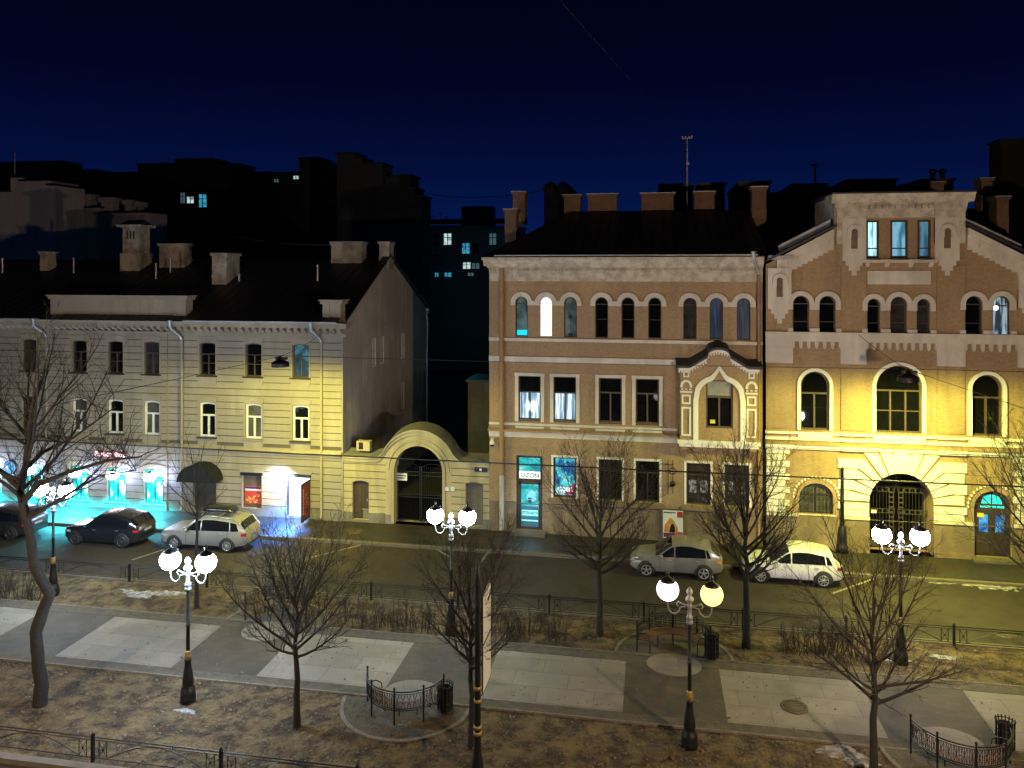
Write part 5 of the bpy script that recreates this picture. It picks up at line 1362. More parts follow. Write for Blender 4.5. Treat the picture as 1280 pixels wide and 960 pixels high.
# hanging street lamps over the carriageway
SOD = (1.0, .92, .24)
m_lens = glow('sodium_lens', (1.0, .82, .22), 40)
def hanging(x, y, z, label, power, tilt=(0, 0)):
    t = empty('hanging_lamp', (x, y, z), label, 'street lamp', 'lamps hung on wires over the street')
    b = MB(); b.lathe([(.425, -.17), (.42, -.02), (.43, 0), (.40, .04), (.22, .13), (.15, .18), (.14, .26), (.05, .30), (.04, .36)], n=20); b.box(-.22, .34, -.09, .09, .17, .28); b.build('housing', m_post, t)
    b = MB(); b.lathe([(.001, -.001), (.36, -.002)], n=20); b.build('reflector', m_silver, t)
    b = MB(); b.lathe([(.001, -.04), (.08, -.03), (.10, -.004)], n=14); b.build('bulb', m_lens, t)
    for e in (-1, 1):    # a batwing pair: more light sideways along the street than straight down
        ld = bpy.data.lights.new('sodium_lamp', 'SPOT'); ld.energy = power * (1 + .2 * e * tilt[1]); ld.color = (.96, .97, .16) if x > 0 else (1.0, .94, .15); ld.spot_size = R(165); ld.spot_blend = .85; ld.shadow_soft_size = .06
        lo = bpy.data.objects.new('sodium_lamp', ld); col.objects.link(lo); lo.parent = t; lo.location = (0, 0, -.11); lo.rotation_euler = (R(tilt[0]), R(-42 * e), 0)
    return t
PW = 7800
HX = (-17.5, 10.5); HZ = 9.45
for i, (x, lab) in enumerate(((-17.5, 'dark hanging lamp on the wire before the beige house'), (10.5, 'dark hanging lamp on the wire before the arched gatehouse window'))):
    hanging(x, 35, HZ, lab, PW * (.84 if i else .54), (17, 2.0 if i else -.6))
# opal globe lamps hung over the near street (out of the picture, below and beside it)
m_opal = glow('opal_globe', (1.0, .86, .68), 60)
def opal(x, y, z, label, power):
    t = empty('opal_lamp', (x, y, z), label, 'street lamp', 'opal lamps over the near street')
    b = MB(); b.lathe([(.25, .05), (.22, .16), (.1, .22), (.05, .4), (.001, .42)], n=16); b.build('cap', m_post, t)
    b = MB(); b.lathe([(.001, -.3)] + [(.28 * math.sin(k * PI / 12), .02 - .3 * math.cos(k * PI / 12)) for k in range(1, 9)], n=16); o = b.build('globe', m_opal, t); o.visible_shadow = True
    ld = bpy.data.lights.new('opal_light', 'POINT'); ld.energy = power; ld.color = (1.0, .72, .46) if x > 0 else (1.0, .75, .52); ld.shadow_soft_size = .28
    lo = bpy.data.objects.new('opal_light', ld); col.objects.link(lo); lo.parent = t; lo.location = (0, 0, -.62)
for x, y, lab in ((-21.0, 13.5, 'opal globe lamp over the near street beyond the left picture edge'), (10.2, 11.5, 'opal globe lamp over the near street below the right half of the picture')):
    opal(x, y, 9.3, lab, 10000 if x > 0 else 5000)
hanging(38.3, 35, HZ, 'hanging lamp over the street beyond the right edge', PW)

# cables
def cable(name, pts, r, label, n=24, sag=0):
    g = MB(); P = []
    for a, b in zip(pts, pts[1:]):
        for i in range(n):
            q = i / n; P.append(tuple(a[k] + (b[k] - a[k]) * q for k in range(2)) + (a[2] + (b[2] - a[2]) * q - sag * 4 * q * (1 - q),))
    P.append(pts[-1]); g.tube(P, r, 5); return tag(g.build(name, m_dark), label, 'cable')
for x, y, x2 in ((-21.0, 13.5, -52), (10.2, 11.5, 27)): cable('span_wire', [(x, -2, 10.4), (x, y, 9.7), (x2, 31, 10.4)], .011, 'wire over the near street that holds the %s opal globe lamp' % ('left' if x < 0 else 'right'))
cable('overhead_wire', [(-75, 35, HZ + .42), (HX[0], 35, HZ + .35), (HX[1], 35, HZ + .35), (70, 35, HZ + .42)], .012, 'thin wire along the street that carries the two hanging lamps', sag=.06)
cable('feeder_cable', [(-80, 33, 5.9), (-31, 33, 5.75), (14, 33, 5.62), (60, 33, 5.9)], .032, 'thick dark cable crossing the picture before the ground floor windows', sag=.05)
cable('span_wire', [(10.0, YF - .1, 10.75), (HX[1], 35, HZ + .33), (11.0, -1, 10.6)], .011, 'slanting wire from the gatehouse wall to the right hanging lamp', sag=.1)
cable('span_wire', [(-18.0, YF - .2, 10.35), (HX[0], 35, HZ + .33), (-16.5, -1, 10.6)], .011, 'slanting wire from the beige house to the left hanging lamp', sag=.1)
x, z = wal(700, 0, 20); cable('aerial_wire', [AMZ, (x, 20, z), (x - 2.2, 6, z + 4)], .008, 'very thin wire from the roof antenna up across the night sky', sag=.15)
x1_, z1_ = wal(540, 243, 75); x2_, z2_ = wal(700, 234, 58); cable('roof_wire', [(x1_, 75, z1_), (x2_, 58, z2_)], .03, 'thin wire over the far roofs left of the brown roof', sag=.5)
x1_, z1_ = wal(295, 296, 60); x2_, z2_ = wal(414, 306, 49); cable('roof_wire', [(x1_, 60, z1_), (x2_, 49, z2_)], .025, 'pale wire above the dark left roof running to a chimney', sag=.2).data.materials[0] = m_tin

# banner mast in front, iron post by the gatehouse
mx, my = gnd(597, 968)
t = empty('banner_mast', (mx, my, 0), 'tall slim black mast with a white double-sided banner panel', 'mast')
b = MB(); b.lathe([(.16, 0), (.17, .3), (.12, .5), (.095, .8), (.085, 3.0), (.07, 5.4), (.05, 5.8), (.001, 5.86)], n=12); b.build('pole', m_post, t)
b = MB()
for z in (1.15, 1.32, 2.05, 2.4): b.lathe([(.09, -.05), (.115, -.04), (.115, .04), (.09, .05)], (0, 0, z), 12)
b.build('band', m_brass, t)
b = MB(); b.box(.10, .135, .12, 1.15, 2.2, 3.45); b.box(.10, .135, .12, 1.15, 3.55, 4.85); b.build('banner', mat('white_banner', (.62, .60, .54), .6, var=.1, scale=2, coord='obj'), t)
b = MB()
for z in (2.17, 3.5, 4.88): b.tube([(.05, 0, z), (.118, .1, z), (.118, 1.18, z)], .022, 6)
b.tube([(.118, .1, 2.17), (.118, .1, 4.88)], .02, 5); b.tube([(.118, 1.17, 2.17), (.118, 1.17, 4.88)], .02, 5); b.build('frame', m_post, t)
bx, by = gnd(1053, 690)
t = empty('iron_post', (bx, by, 0), 'dark slim cast iron post before the left side of the rusticated arch', 'post')
b = MB(); b.lathe([(.001, 0), (.28, 0), (.28, .3), (.2, .38), (.22, .6), (.17, 1.2), (.1, 1.3)], n=14); b.build('base', m_post, t)
b = MB(); b.lathe([(.1, 1.28), (.085, 2.4), (.11, 2.44), (.085, 2.5), (.07, 4.0), (.1, 4.05), (.001, 4.25)], n=10); b.build('shaft', m_post, t)

# ================================================================== trees
m_bark = mat('dark_bark', (.017, .014, .011), .95, var=.35, scale=6, bump=.8, bscale=20, coord='obj')
m_twig = mat('dark_twigs', (.028, .020, .015), .9, var=.3, scale=4, coord='obj')
def tree(x, y, h, spread, fork, r0, seed, label, lean=(0, 0), dense=1.0, up=.5, limbs=20, leader=True, path=None, group='bare pollard trees of the boulevard', z=0):
    rn = random.Random(seed)
    t = empty('bare_tree', (x, y, z), label, 'tree', group)
    tr = MB(); cr = MB()
    if path: pts = [Vector(p) for p in path]
    else:
        pts = []; n = 9
        for i in range(n + 1):
            q = i / n; pts.append(Vector((lean[0] * q + rn.uniform(-.05, .05) * q * 2, lean[1] * q + rn.uniform(-.05, .05) * q * 2, h * .80 * q - (.1 if i == 0 else 0))))
    k = len(pts); rads = [r0 * (1.25 if i == 0 else 1.0) * (1 - .80 * (i / (k - 1)) ** 1.1) + .008 for i in range(k)]
    if path:
        from mathutils import noise as mn
        fine = []; fr = []
        for i in range(k - 1):
            for j in range(5):
                q = j / 5; c = pts[i].lerp(pts[i + 1], q); c.x += .035 * mn.noise((c.z * 2.2, 1, 1)); fine.append(c)
                rr_ = r0 * (1.12 if i == 0 else 1) * (1 - .72 * ((i + q) / (k - 1)) ** 1.5); fr.append(rr_ * (1 + .16 * mn.noise((c.z * 1.7, 5, 2)) + .05 * mn.noise((c.z * 7, 3, 2))))
        tr.tube(fine, fr, 11)
    else: tr.tube(pts, rads, 9)
    def grow(p, d, L, r, lev):
        n = (7, 6, 4, 3)[lev]; q = [p.copy()]; rr = [r]; dirs = []
        d = d.normalized(); pos = p.copy()
        for i in range(n):
            j = (.10, .16, .20, .22)[lev]
            d = (d + Vector((rn.uniform(-j, j), rn.uniform(-j, j), rn.uniform(-j, j) + (.075, .08, .05, .03)[lev] * up * 2))).normalized()
            pos = pos + d * (L / n); q.append(pos.copy()); rr.append(max(.0042, r * (1 - .85 * (i + 1) / n))); dirs.append(d.copy())
        (tr if lev == 0 and r > .05 else cr).tube(q, rr, (6, 4, 3, 3)[lev], cap=False)
        if lev == 3: return
        m = int((9.5, 5.6, 3.0)[lev] * dense * rn.uniform(.8, 1.2) * min(1.4, max(.5, L / (1.9, 1.0, .55)[lev])))
        for c in range(m):
            f = (.2 if lev == 0 else .12) + (.98 - .2) * (c + rn.random()) / max(1, m); i = min(n - 1, int(f * n)); b = q[i].lerp(q[i + 1], f * n - i)
            dd = dirs[i]; side = dd.orthogonal().normalized(); side.rotate(Matrix.Rotation(rn.uniform(0, 2 * PI), 3, dd))
            nd = dd * rn.uniform(.55, 1.0) + side * rn.uniform(.45, .9) + Vector((0, 0, .25 * up))
            grow(b, nd, L * (1 - f * .55) * rn.uniform(.40, .62), max(.0056, rr[i] * rn.uniform(.42, .6)), lev + 1)
    z0 = fork
    for i in range(limbs):
        f = (i + rn.uniform(.1, .9)) / limbs
        zz = z0 + (h * .74 - z0) * f ** 1.25
        if path:
            idx = 0; ff = f
            tot = [(i2, pts[i2]) for i2 in range(k)]
            # along the upper path
            s = (k - 1) * (.62 + .38 * f); i2 = min(k - 2, int(s)); p = pts[i2].lerp(pts[i2 + 1], s - i2); rb = rads[i2]
        else:
            s = zz / (h * .80) * (k - 1); i2 = min(k - 2, int(s)); p = pts[i2].lerp(pts[i2 + 1], s - i2); rb = rads[i2]
        an = i * 2.399 + rn.uniform(-.4, .4)
        el = R(18 + 52 * f + rn.uniform(-8, 8)) * (.7 + .6 * up) if leader else R(rn.uniform(20, 70))
        el = min(el, R(80))
        d = Vector((math.cos(an) * math.cos(el), math.sin(an) * math.cos(el), math.sin(el)))
        L = min(1.22 * spread / max(.38, math.cos(el)) * rn.uniform(.82, 1.1), (h - p.z) * 1.05 / max(.35, math.sin(el)) + .3)
        grow(p, d, L, min(rb * .6, .016 + .019 * L), 0)
    tr.build('trunk', m_bark, t); cr.build('crown', m_twig, t)
    return t
def gp_(px, py): return gnd(px, py)
tree(*gp_(371, 909), 5.6, 2.05, 2.1, .105, 21, 'bare round-crowned tree left of the near bench, its trunk before the path')
tree(*gp_(589, 932), 5.6, 1.5, 2.2, .095, 34, 'bare slender tree standing right beside the banner mast', dense=.95)
tree(*gp_(750, 794), 6.6, 2.0, 2.3, .125, 43, 'bare tree before the plinth of the brown house, left of the silver car')
tree(*gp_(933, 809), 6.8, 2.2, 2.5, .14, 54, 'bare broad tree growing before the gap between silver and white cars')
tree(*gp_(1092, 975), 6.2, 2.0, 2.1, .11, 65, 'bare tree with low wide branches at right foreground before the two-globe lamp', dense=.75, up=.38)
tree(*gp_(246, 760), 6.8, 1.25, 3.6, .085, 76, 'thin bare young tree before the silver car with a roof box', dense=.55, limbs=11)
tree(*gp_(1312, 812), 7.6, 2.5, 2.2, .13, 87, 'bare tree at the right edge whose branches cross the arched blue door')
bx_, by_ = gp_(50, 880)
def onp(px, py): 
    x, z = wal(px, py, by_); return (x - bx_, 0, z)
pth = [(0, 0, -.1)] + [onp(*q) for q in ((50, 855), (48, 825), (47, 790), (53, 762), (61, 744), (53, 724), (44, 705), (37, 675), (30, 640), (27, 612), (33, 580), (34, 540), (42, 505), (58, 462))]
pth = [(p[0], .07 * math.sin(i * 1.7) if i else 0, p[2]) for i, p in enumerate(pth)]
T1 = tree(bx_, by_, 11.2, 3.3, 5.2, .20, 98, 'old crooked bare tree with a thick kinked trunk at the left', path=pth, dense=.62, limbs=14)
# two heavy forks of the crooked tree
g = MB(); rn = random.Random(2)
def fork(pts, r):
    P = [Vector((onp(a, b)[0], c, onp(a, b)[2])) for a, b, c in pts]; g.tube(P, [r * (1 - .8 * i / (len(P) - 1)) for i in range(len(P))], 7)
    for i in range(1, len(P)):
        for k in range(9):
            f = rn.random(); b = P[i - 1].lerp(P[i], f); d = Vector((rn.uniform(-1, 1), rn.uniform(-1, 1), rn.uniform(.0, 1.2))).normalized()
            L = rn.uniform(.7, 1.9); q = [b]; 
            for s in range(4):
                d = (d + Vector((rn.uniform(-.3, .3), rn.uniform(-.3, .3), rn.uniform(-.1, .3)))).normalized(); q.append(q[-1] + d * L / 4)
            g.tube(q, [.018, .013, .009, .006, .004], 3, cap=False)
            for s in range(5):
                b2 = q[1 + s % 3]; d2 = (d + Vector((rn.uniform(-1, 1), rn.uniform(-1, 1), rn.uniform(-.4, .8)))).normalized(); l2 = rn.uniform(.3, .8)
                g.tube([b2, b2 + d2 * l2 * .5, b2 + d2 * l2 + Vector((0, 0, .08))], [.008, .006, .004], 3, cap=False)
fork([(29, 628, 0), (58, 602, -.3), (100, 585, -.5), (150, 570, -.6), (190, 566, -.5)], .11)
fork([(32, 650, 0), (75, 622, .3), (110, 600, .5), (150, 596, .8)], .07)
fork([(27, 612, 0), (0, 573, -.4), (-40, 540, -.8)], .10)
fork([(33, 585, 0), (45, 568, .3), (75, 552, .6), (120, 515, .9)], .08)
fork([(34, 545, 0), (14, 505, -.4), (4, 455, -.6)], .06)
g.build('limb', m_bark, T1)
# ---- shrubs: rows of bare upright stems
def shrub_mesh(seed):
    rn = random.Random(seed); g = MB()
    for i in range(14):
        a = rn.uniform(0, 2 * PI); r = rn.random() ** .6 * .38; p = Vector((r * math.cos(a), r * math.sin(a), -.03)); d = Vector((.6 * math.cos(a) * rn.random(), .6 * math.sin(a) * rn.random(), 1)).normalized()
        L = rn.uniform(.6, 1.12); q = [p]
        for s in range(5):
            d = (d + Vector((rn.uniform(-.14, .14), rn.uniform(-.14, .14), .05))).normalized(); q.append(q[-1] + d * L / 5)
        g.tube(q, [.014, .012, .01, .008, .006, .004], 3, cap=False)
        for k in range(7):
            b = q[rn.randint(2, 5)]; d2 = (d + Vector((rn.uniform(-.8, .8), rn.uniform(-.8, .8), .2))).normalized(); l2 = rn.uniform(.12, .35)
            g.tube([b, b + d2 * l2], [.006, .004], 3, cap=False)
    return g
sb = [shrub_mesh(s).build('bare_shrub', m_twig) for s in (1, 2, 3)]
used = set()
def shrubs(pl, pr, n, label, group, jit=.16):
    rn = random.Random(n * 7 + int(pl[0]))
    for i in range(n):
        px = pl[0] + (pr[0] - pl[0]) * (i + .5) / n; py = pl[1] + (pr[1] - pl[1]) * (i + .5) / n
        x, y = gnd(px, py); k = rn.randint(0, 2); o = sb[k] if k not in used else sb[k].copy()
        if k in used: col.objects.link(o)
        used.add(k); o.location = (x + rn.uniform(-jit, jit), y + rn.uniform(-jit, jit), 0); o.rotation_euler = (0, 0, rn.uniform(0, 6)); s = rn.uniform(.85, 1.15); o.scale = (s, s, s)
        tag(o, label, 'shrub', group)
shrubs((430, 780), (545, 786), 8, 'bare twiggy shrub in the row between the bench-side tree and the lamp at centre', 'bare shrubs before the gate lamp')
shrubs((592, 789), (708, 797), 8, 'bare twiggy shrub in the row behind the banner mast', 'bare shrubs behind the mast')
shrubs((985, 814), (1082, 822), 8, 'bare twiggy shrub in the row left of the right foreground tree', 'bare shrubs below the white car')
shrubs((-30, 740), (48, 748), 6, 'bare twiggy shrub in the row at the left edge behind the crooked tree', 'bare shrubs at the left edge')
# ================================================================== parked cars (front towards -x)
m_tyre = mat('tyre_rubber', (.012, .012, .012), .85, var=.2, coord='obj')
m_rim = mat('alloy_rim', (.55, .55, .56), .3, metal=.8, var=.1, coord='obj')
m_rimd = mat('dark_rim', (.10, .10, .11), .35, metal=.7, var=.1, coord='obj')
m_cglass = mat('car_glass', (.008, .009, .011), .03, var=0, spec=.7, coord='obj')
m_clad = mat('black_plastic', (.018, .018, .018), .6, var=.1, coord='obj')
m_tail = mat('red_tail_lens', (.30, .02, .015), .2, var=.1, coord='obj'); m_tail2 = mat('amber_tail_lens', (.55, .22, .05), .2, var=.1, coord='obj')
m_head = mat('headlight_lens', (.6, .6, .6), .1, metal=.3, var=.1, coord='obj')
def interp(T, x):
    for (a, p), (b, q) in zip(T, T[1:]):
        if x <= b:
            t = max(0, min(1, (x - a) / (b - a))); t2 = t * t * (3 - 2 * t) * .35 + t * .65; return p + (q - p) * t2
    return T[-1][1]
def car(label, X, Y, paint, L=4.15, W=1.75, Hh=1.6, wb=2.5, tail=m_tail, rim=m_rim, rails=False, clad=True, spokes=5, rx0=.36, hatch=.0, wr=.335, rz=0, roofm=None):
    h = L / 2; xf = -h + (L - wb) * .46; xr = xf + wb
    t = empty('parked_car', (X, Y, RZ), label, 'car', 'cars parked along the far kerb', rz)
    cow = -h + .27 * L; rf = -h + rx0 * L + .30; rb = h - .30 - hatch; zh = Hh * .615; zbelt = Hh * .60
    TOP = [(-h, Hh * .40), (-h + .06, Hh * .50), (-h + .25, Hh * .555), (cow - .25, zh - .02), (cow, zh + .02), (rf, Hh - .06), (rf + .4, Hh - .005), (rf + .8, Hh), (rb - .5, Hh - .07), (rb, Hh - .15), (h - .13, zbelt + .17), (h - .06, zbelt + .02), (h, Hh * .42)]
    WID = [(-h, W * .33), (-h + .08, W * .41), (-h + .35, W * .475), (-h + .8, W * .497), (0, W * .5), (h - .7, W * .497), (h - .25, W * .46), (h - .06, W * .42), (h, W * .36)]
    LOW = [(-h, .34), (-h + .15, .24), (-h + .6, .20), (h - .6, .21), (h - .12, .28), (h, .38)]
    belt = lambda x: zbelt + .05 * (x / h) * .9
    def sect(x):
        zt, w, zl = interp(TOP, x), interp(WID, x), interp(LOW, x); zb = min(belt(x), zt - .045)
        gh = max(0, zt - zb); tum = .30 * max(0, gh - .05)
        wr_ = w * .965 - tum
        return [(w * .90, zl), (w * .975, zl + .10), (w, zl + (zb - zl) * .45), (w * .995, zl + (zb - zl) * .72), (w * .965, zb), (wr_ + .03 * min(1, gh * 2), zt - min(.075, gh * .45)), (wr_ * .93, zt - .018 * min(1, gh * 3)), (wr_ * .6, zt + .012), (0, zt + .02)]
    xs = sorted(set([-h, -h + .03, -h + .08, -h + .16] + [-h + .16 + (L - .32) * i / 40 for i in range(41)] + [h - .14, h - .08, h - .03, h, cow, rf, rb]))
    b = MB(); vs = []; fs = []; S = [sect(x) for x in xs]; n = 17
    for x, s in zip(xs, S):
        vs += [(x, -y, z) for y, z in s] + [(x, y, z) for y, z in reversed(s[:-1])]
    for i in range(len(xs) - 1):
        for j in range(n - 1): fs.append((i * n + j, (i + 1) * n + j, (i + 1) * n + j + 1, i * n + j + 1))
        fs.append((i * n, i * n + n - 1, (i + 1) * n + n - 1, (i + 1) * n))
    b.add(vs, fs, 0, True); b.add(vs[:n], [tuple(range(n))], 0); b.add(vs[-n:], [tuple(range(n - 1, -1, -1))], 0)
    if clad:
        for i, f in enumerate(b.f[:len(fs)]):
            j = i % n
            if j in (0, 15, 16): b.m[i] = 1
    body = b.build('body', [paint, m_clad], t)
    def side_y(x, z):
        s = sect(x); (y0, z0), (y1, z1) = s[4], s[5]
        for k in range(8):
            if s[k][1] <= z <= s[k + 1][1]: (y0, z0), (y1, z1) = s[k], s[k + 1]; break
        return y0 + (y1 - y0) * (z - z0) / max(1e-6, z1 - z0)
    def sidewin(xa, xb, sl0=0.0, sl1=0.0):
        for e in (-1, 1):
            g = MB(); N = 16; pv = []
            for i in range(N + 1):
                q = i / N
                row = []
                for k in range(5):
                    x = xa + sl0 * k / 4 + (xb + sl1 * k / 4 - xa - sl0 * k / 4) * q
                    lo = belt(x) + .035; hi = max(lo + .004, interp(TOP, x) - .105); z = lo + (hi - lo) * k / 4
                    row.append((x, e * (side_y(x, z) + .008), z))
                pv.append(row)
            vs = [p for r in pv for p in r]; f = [(i * 5 + k, (i + 1) * 5 + k, (i + 1) * 5 + k + 1, i * 5 + k + 1) for i in range(N) for k in range(4)]
            if e > 0: f = [tuple(reversed(q)) for q in f]
            g.add(vs, f, 0, True); g.build('side_window', m_cglass, t)
    bp = xf + wb * .50
    sidewin(cow + .12, bp - .03); sidewin(bp + .03, xr + .12, 0, -.06); sidewin(xr + .17, min(rb + .02, h - .42), -.06, -.16)
    def toppatch(xa, xb, name, dx, dz):
        g = MB(); rows = [xa] + [x for x in xs if xa + .01 < x < xb - .01] + [xb]; vs = []; M = 7
        def at(x):
            for i in range(len(xs) - 1):
                if xs[i] <= x <= xs[i + 1]:
                    q = (x - xs[i]) / (xs[i + 1] - xs[i]); return [(p[0] * (1 - q) + r[0] * q, p[1] * (1 - q) + r[1] * q) for p, r in zip(S[i], S[i + 1])]
        for x in rows:
            c = at(x); half = [(c[5][0] * .985, c[5][1] + (c[6][1] - c[5][1]) * .25), c[6], c[7]]
            vs += [(x + dx, -y, z + dz) for y, z in half] + [(x + dx, 0, c[8][1] + dz)] + [(x + dx, y, z + dz) for y, z in reversed(half)]
        f = [(i * M + j, (i + 1) * M + j, (i + 1) * M + j + 1, i * M + j + 1) for i in range(len(rows) - 1) for j in range(M - 1)]
        g.add(vs, f, 0, True); return g.build(name, m_cglass, t)
    toppatch(cow + .04, rf - .02, 'windscreen', -.008, .012); toppatch(rb + .03, h - .15, 'rear_window', .012, .014)
    # wheels and arches
    for xw in (xf, xr):
        for e in (-1, 1):
            y = e * (interp(WID, xw)); g = MB()
            g.lathe([(.001, -.1), (wr + .075, -.1), (wr + .085, -.004), (wr + .03, .004), (.001, .004)] if e < 0 else [(.001, .1), (wr + .075, .1), (wr + .085, .004), (wr + .03, -.004), (.001, -.004)], (xw, y, wr), 28, axis='y')
            g.v = [(vx, vy, max(vz, .19)) for vx, vy, vz in g.v]
            g.build('wheel_arch', m_clad, t)
            wv = MB(); y = e * (interp(WID, xw) + .022); s = -e
            wv.lathe([(wr * .62, -.2 * e * 0), (wr * .66, 0), (wr * .9, .01), (wr, -.04), (wr, -.19), (wr * .6, -.2)] if e < 0 else [(wr * .66, 0), (wr * .9, -.01), (wr, .04), (wr, .19), (wr * .6, .2)], (xw, y, wr), 26, axis='y')
            wv.lathe([(.001, -.06 if e < 0 else .06), (wr * .66, -.06 if e < 0 else .06)], (xw, y, wr), 24, axis='y')
            wo = wv.build('wheel', m_tyre, t)
            r_ = MB(); yy0, yy1 = (y - .004, y + .03) if e < 0 else (y - .03, y + .004)
            for k in range(spokes):
                a = 2 * PI * k / spokes + .3; d = .11 if spokes < 7 else .075
                pts = [(xw + wr * .12 * math.cos(a - .5), wr + wr * .12 * math.sin(a - .5)), (xw + wr * .66 * math.cos(a - d * 1.4), wr + wr * .66 * math.sin(a - d * 1.4)), (xw + wr * .66 * math.cos(a + d * 1.4), wr + wr * .66 * math.sin(a + d * 1.4)), (xw + wr * .12 * math.cos(a + .5), wr + wr * .12 * math.sin(a + .5))]
                r_.prism_y(pts, yy0 - .001 * (k % 2), yy1)
            sgn = 1 if e < 0 else -1
            r_.lathe([(wr * .61, -.03 * sgn), (wr * .61, .006 * sgn), (wr * .69, .008 * sgn), (wr * .70, -.02 * sgn)], (xw, y, wr), 26, axis='y')
            r_.lathe([(.001, .008 * sgn), (wr * .16, .006 * sgn), (wr * .17, -.03 * sgn)], (xw, y, wr), 12, axis='y')
            r_.build('rim', rim, wo)
    for e in (-1, 1):
        # headlight, tail light
        def lens(x0_, x1_, z0_, z1_, m, name):
            g = MB(); N = 5; vs = []
            for i in range(N + 1):
                x = x0_ + (x1_ - x0_) * i / N
                for k in range(4):
                    z = z0_ + (z1_ - z0_) * k / 3; vs.append((x, e * (side_y(x, min(z, interp(TOP, x) - .03)) + .012), z))
            f = [(i * 4 + k, (i + 1) * 4 + k, (i + 1) * 4 + k + 1, i * 4 + k + 1) for i in range(N) for k in range(3)]
            if e > 0: f = [tuple(reversed(q)) for q in f]
            g.add(vs, f, 0, True); return g.build(name, m, t)
        lens(-h + .07, -h + .48, Hh * .41, Hh * .475, m_head, 'headlight')
        lens(h - .30, h - .045, Hh * .50, Hh * .585, tail, 'tail_light')
        g = MB(); y = e * (W * .5); xm = cow + .28; zz = belt(xm) + .08
        g.lathe([(.001, -.09), (.075, -.06), (.085, 0), (.075, .06), (.001, .09)], (xm, y + e * .09, zz), 10); g.tube([(xm + .03, y - e * .08, zz - .06), (xm, y + e * .05, zz - .03)], .02, 5); g.build('mirror', paint, t)
        for xx in (bp - .22, xr - .28):
            g = MB(); z = belt(xx) - .10; g.box(xx - .09, xx + .09, *sorted((e * (side_y(xx, z) + .004), e * (side_y(xx, z) + .035))), z - .015, z + .015); g.build('door_handle', paint if not clad else m_rim, t)
        g = MB()   # door seams and sill strip
        for xx in (cow + .22, bp, xr + .02):
            vs = []
            for k in range(8):
                z = .38 + (belt(xx) - .38) * k / 7; yv = e * (side_y(xx, z) + .002); vs += [(xx - .007, yv, z), (xx + .007, yv, z)]
            f = [(2 * k, 2 * k + 1, 2 * k + 3, 2 * k + 2) for k in range(7)]
            if e > 0: f = [tuple(reversed(q)) for q in f]
            g.add(vs, f)
        g.build('door_seam', m_clad, t)
        if rails:
            g = MB(); N = 10; P = [(rf + .2 + (rb - .35 - rf) * i / N, e * (sect(rf + .2 + (rb - .35 - rf) * i / N)[6][0]), interp(TOP, rf + .2 + (rb - .35 - rf) * i / N) + (.055 if 0 < i < N else .0)) for i in range(N + 1)]
            g.tube(P, .018, 5); g.build('roof_rail', m_rim, t)
    g = MB(); zz = Hh * .46; g.box(h - .03, h + .012, -.26, .26, zz, zz + .11); g.build('number_plate', mat('plate_white', (.35, .35, .34), .6, var=.3, scale=20, coord='obj'), t)
    g = MB(); g.box(h - .1, h + .02, -W * .34, W * .34, .32, .46); g.box(-h - .02, -h + .1, -W * .33, W * .33, .30, .44); g.box(-h - .012, -h + .08, -W * .22, W * .22, .5, .62); g.build('bumper', m_clad, t)
    g = MB(); g.tube([(rb - .5, .0, interp(TOP, rb - .5) + .02), (rb - .35, 0, interp(TOP, rb - .35) + .14)], .012, 5); g.build('aerial', m_clad, t)
    return t
def paint(n, c, metal, rough=.32, coat=.6, var=.05, c2=None): return mat(n, c, rough, metal=metal, var=var, coord='obj', coat=coat, scale=2.5, c2=c2, mixs=2)
p_silver = paint('silver_car_paint', (.26, .245, .225), .4, .36); p_white = paint('white_car_paint', (.66, .66, .64), 0, .35); p_grey = paint('silver_grey_car_paint', (.30, .29, .27), .35, .35); p_black = paint('black_car_paint', (.012, .013, .018), 0, .2); p_dark = paint('dark_grey_car_paint', (.025, .025, .028), .2, .3)
car('silver hatchback with amber tail lights parked before the poster board', 1.1, 37.2, p_silver, 4.15, 1.75, 1.56, 2.55, m_tail2, m_rim, False, True, 5, rx0=.39, hatch=.24)
car('white hatchback with a white roof parked left of the dark iron post', 6.22, 37.35, p_white, 4.3, 1.78, 1.56, 2.65, m_tail, m_rim, False, True, 8, rx0=.40, hatch=.20, rz=R(-1.5))
car('silver grey estate-like SUV carrying a black roof box', -22.1, 36.65, p_grey, 4.7, 1.84, 1.64, 2.82, m_tail, m_rim, True, True, 10, rx0=.38, hatch=.12, rz=R(1.5))
car('black hatchback SUV parked before the bright teal shop windows', -27.55, 36.3, p_black, 4.27, 1.78, 1.58, 2.65, m_tail, m_rimd, False, True, 7, rx0=.39, hatch=.2)
car('dark car mostly hidden by the crooked tree trunk at the left edge', -34.0, 36.3, p_dark, 4.4, 1.78, 1.52, 2.65, m_tail, m_rimd, False, False, 7)
# the roof box rests on the rails of the SUV
t = empty('roof_box', (-21.75, 36.65, RZ + 1.74), 'long glossy black roof box lying on the silver SUV', 'roof box')
g = MB(); vs = []; N = 16; xs = [-1.0 + 2.0 * i / N for i in range(N + 1)]
for x in xs:
    q = min(1, max(.12, (x + 1.02) * 1.5)) * min(1, max(.4, (1.02 - x) * 4)); hh = .34 * q ** .6; w = .42 * min(1, max(.35, (x + 1.1) * 1.6)) * min(1, max(.7, (1.05 - x) * 6))
    for a in range(12):
        an = 2 * PI * a / 12; cy, cz = math.cos(an), math.sin(an); k = 1 / max(abs(cy), abs(cz)) ** .55
        vs.append((x, cy * k * w, hh * .5 + cz * k * hh * .42))
g.add(vs, [(i * 12 + j, (i + 1) * 12 + j, (i + 1) * 12 + (j + 1) % 12, i * 12 + (j + 1) % 12) for i in range(N) for j in range(12)], 0, True)
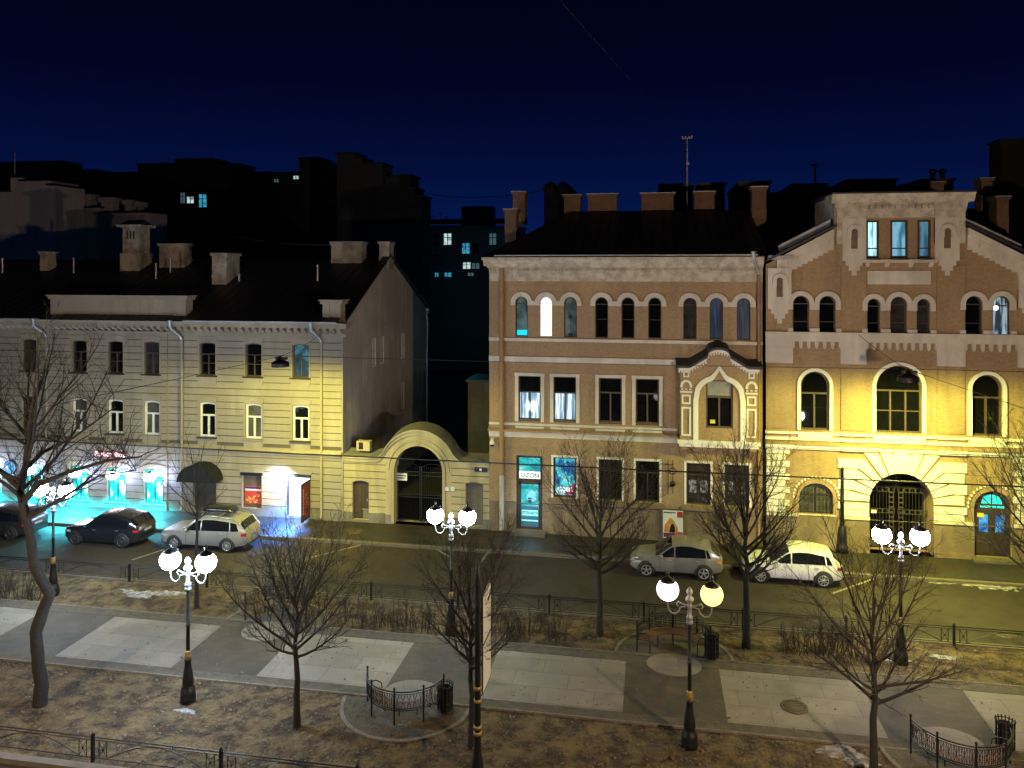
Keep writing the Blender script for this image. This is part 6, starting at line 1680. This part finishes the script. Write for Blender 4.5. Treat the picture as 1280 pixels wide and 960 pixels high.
g.add(vs[:12], [tuple(range(12))]); g.add(vs[-12:], [tuple(range(11, -1, -1))]); g.build('shell', mat('black_box_shell', (.015, .015, .016), .18, var=.1, coord='obj'), t)
g = MB()
for x in (-.5, .45): g.box(x - .03, x + .03, -.62, .62, -.07, -.0)
g.build('crossbar', m_rim, t)

# ================================================================== shop and sign light, world
def plight(name, loc, c, e, r=.15, parent=None):
    ld = bpy.data.lights.new(name, 'POINT'); ld.energy = e; ld.color = c; ld.shadow_soft_size = r; o = bpy.data.objects.new(name, ld); col.objects.link(o); o.location = loc; return o
TEAL = (.03, .80, 1.0)
def slight(name, loc, d, c, e, size=120, r=.2):
    ld = bpy.data.lights.new(name, 'SPOT'); ld.energy = e; ld.color = c; ld.spot_size = R(size); ld.spot_blend = .6; ld.shadow_soft_size = r
    o = bpy.data.objects.new(name, ld); col.objects.link(o); o.location = loc; o.rotation_euler = Vector(d).to_track_quat('-Z', 'Y').to_euler()
for x in (-39.1, -36.3, -33.2, -30.76, -28.36):
    slight('shop_light', (x, YF - .95, 1.55), (0, -.3, -.95), TEAL, 3200, 135); plight('shop_glow', (x + .7, YF - .55, 2.0), (.36, .46, 1.0), 150, .2)
plight('neon_glow', (-31.05, YF - .6, 2.85), (1.0, .08, .12), 14, .3)
slight('doorway_light', (-20.1, YF - .8, 2.3), (-.25, .85, -.5), (.80, .88, 1.0), 950, 135, .12)
slight('doorway_light', (-19.7, YF - .8, 1.7), (-.2, -.25, -.9), (.04, .25, 1.0), 4200, 120)
plight('parcel_light', (-6.4, YF - .6, 1.6), (.45, .7, 1.0), 40, .3)
plight('door_light', (16.1, YF - .6, 2.2), (.3, .6, 1.0), 5, .3)
plight('yard_light', (-15.2, 63, 9.0), (.05, .75, .85), 60, .3)
plight('yard_light', (-10.5, 92, 9.0), (.05, .75, .85), 170, .3)

w = bpy.data.worlds.new("World"); sc.world = w; w.use_nodes = True; nt = w.node_tree; N = nt.nodes; L_ = nt.links
bg = N['Background']; tc = N.new('ShaderNodeTexCoord'); sp = N.new('ShaderNodeSeparateXYZ'); cr = N.new('ShaderNodeValToRGB')
L_.new(tc.outputs['Generated'], sp.inputs[0]); L_.new(sp.outputs[2], cr.inputs[0]); L_.new(cr.outputs[0], bg.inputs['Color'])
e = cr.color_ramp.elements; e[0].position = 0.0; e[0].color = (.0014, .0115, .085, 1); e[1].position = .62; e[1].color = (.0006, .0007, .0035, 1)
q = e.new(.12); q.color = (.0009, .0046, .040, 1); q = e.new(.22); q.color = (.0007, .0016, .0165, 1); q = e.new(.34); q.color = (.0006, .0009, .0075, 1)
bg.inputs['Strength'].default_value = 1.0

vs_ = sc.view_settings; sc.display_settings.display_device = 'sRGB'
vs_.view_transform = 'Standard'; vs_.look = 'None'; vs_.exposure = 0; vs_.gamma = 1; vs_.use_curve_mapping = False
cy = sc.cycles; cy.use_denoising = True; cy.denoiser = 'OPENIMAGEDENOISE'; cy.max_bounces = 5; cy.diffuse_bounces = 3; cy.glossy_bounces = 3
cy.transmission_bounces = 2; cy.sample_clamp_indirect = 4; cy.sample_clamp_direct = 0; cy.caustics_reflective = False; cy.caustics_refractive = False; cy.use_light_tree = True
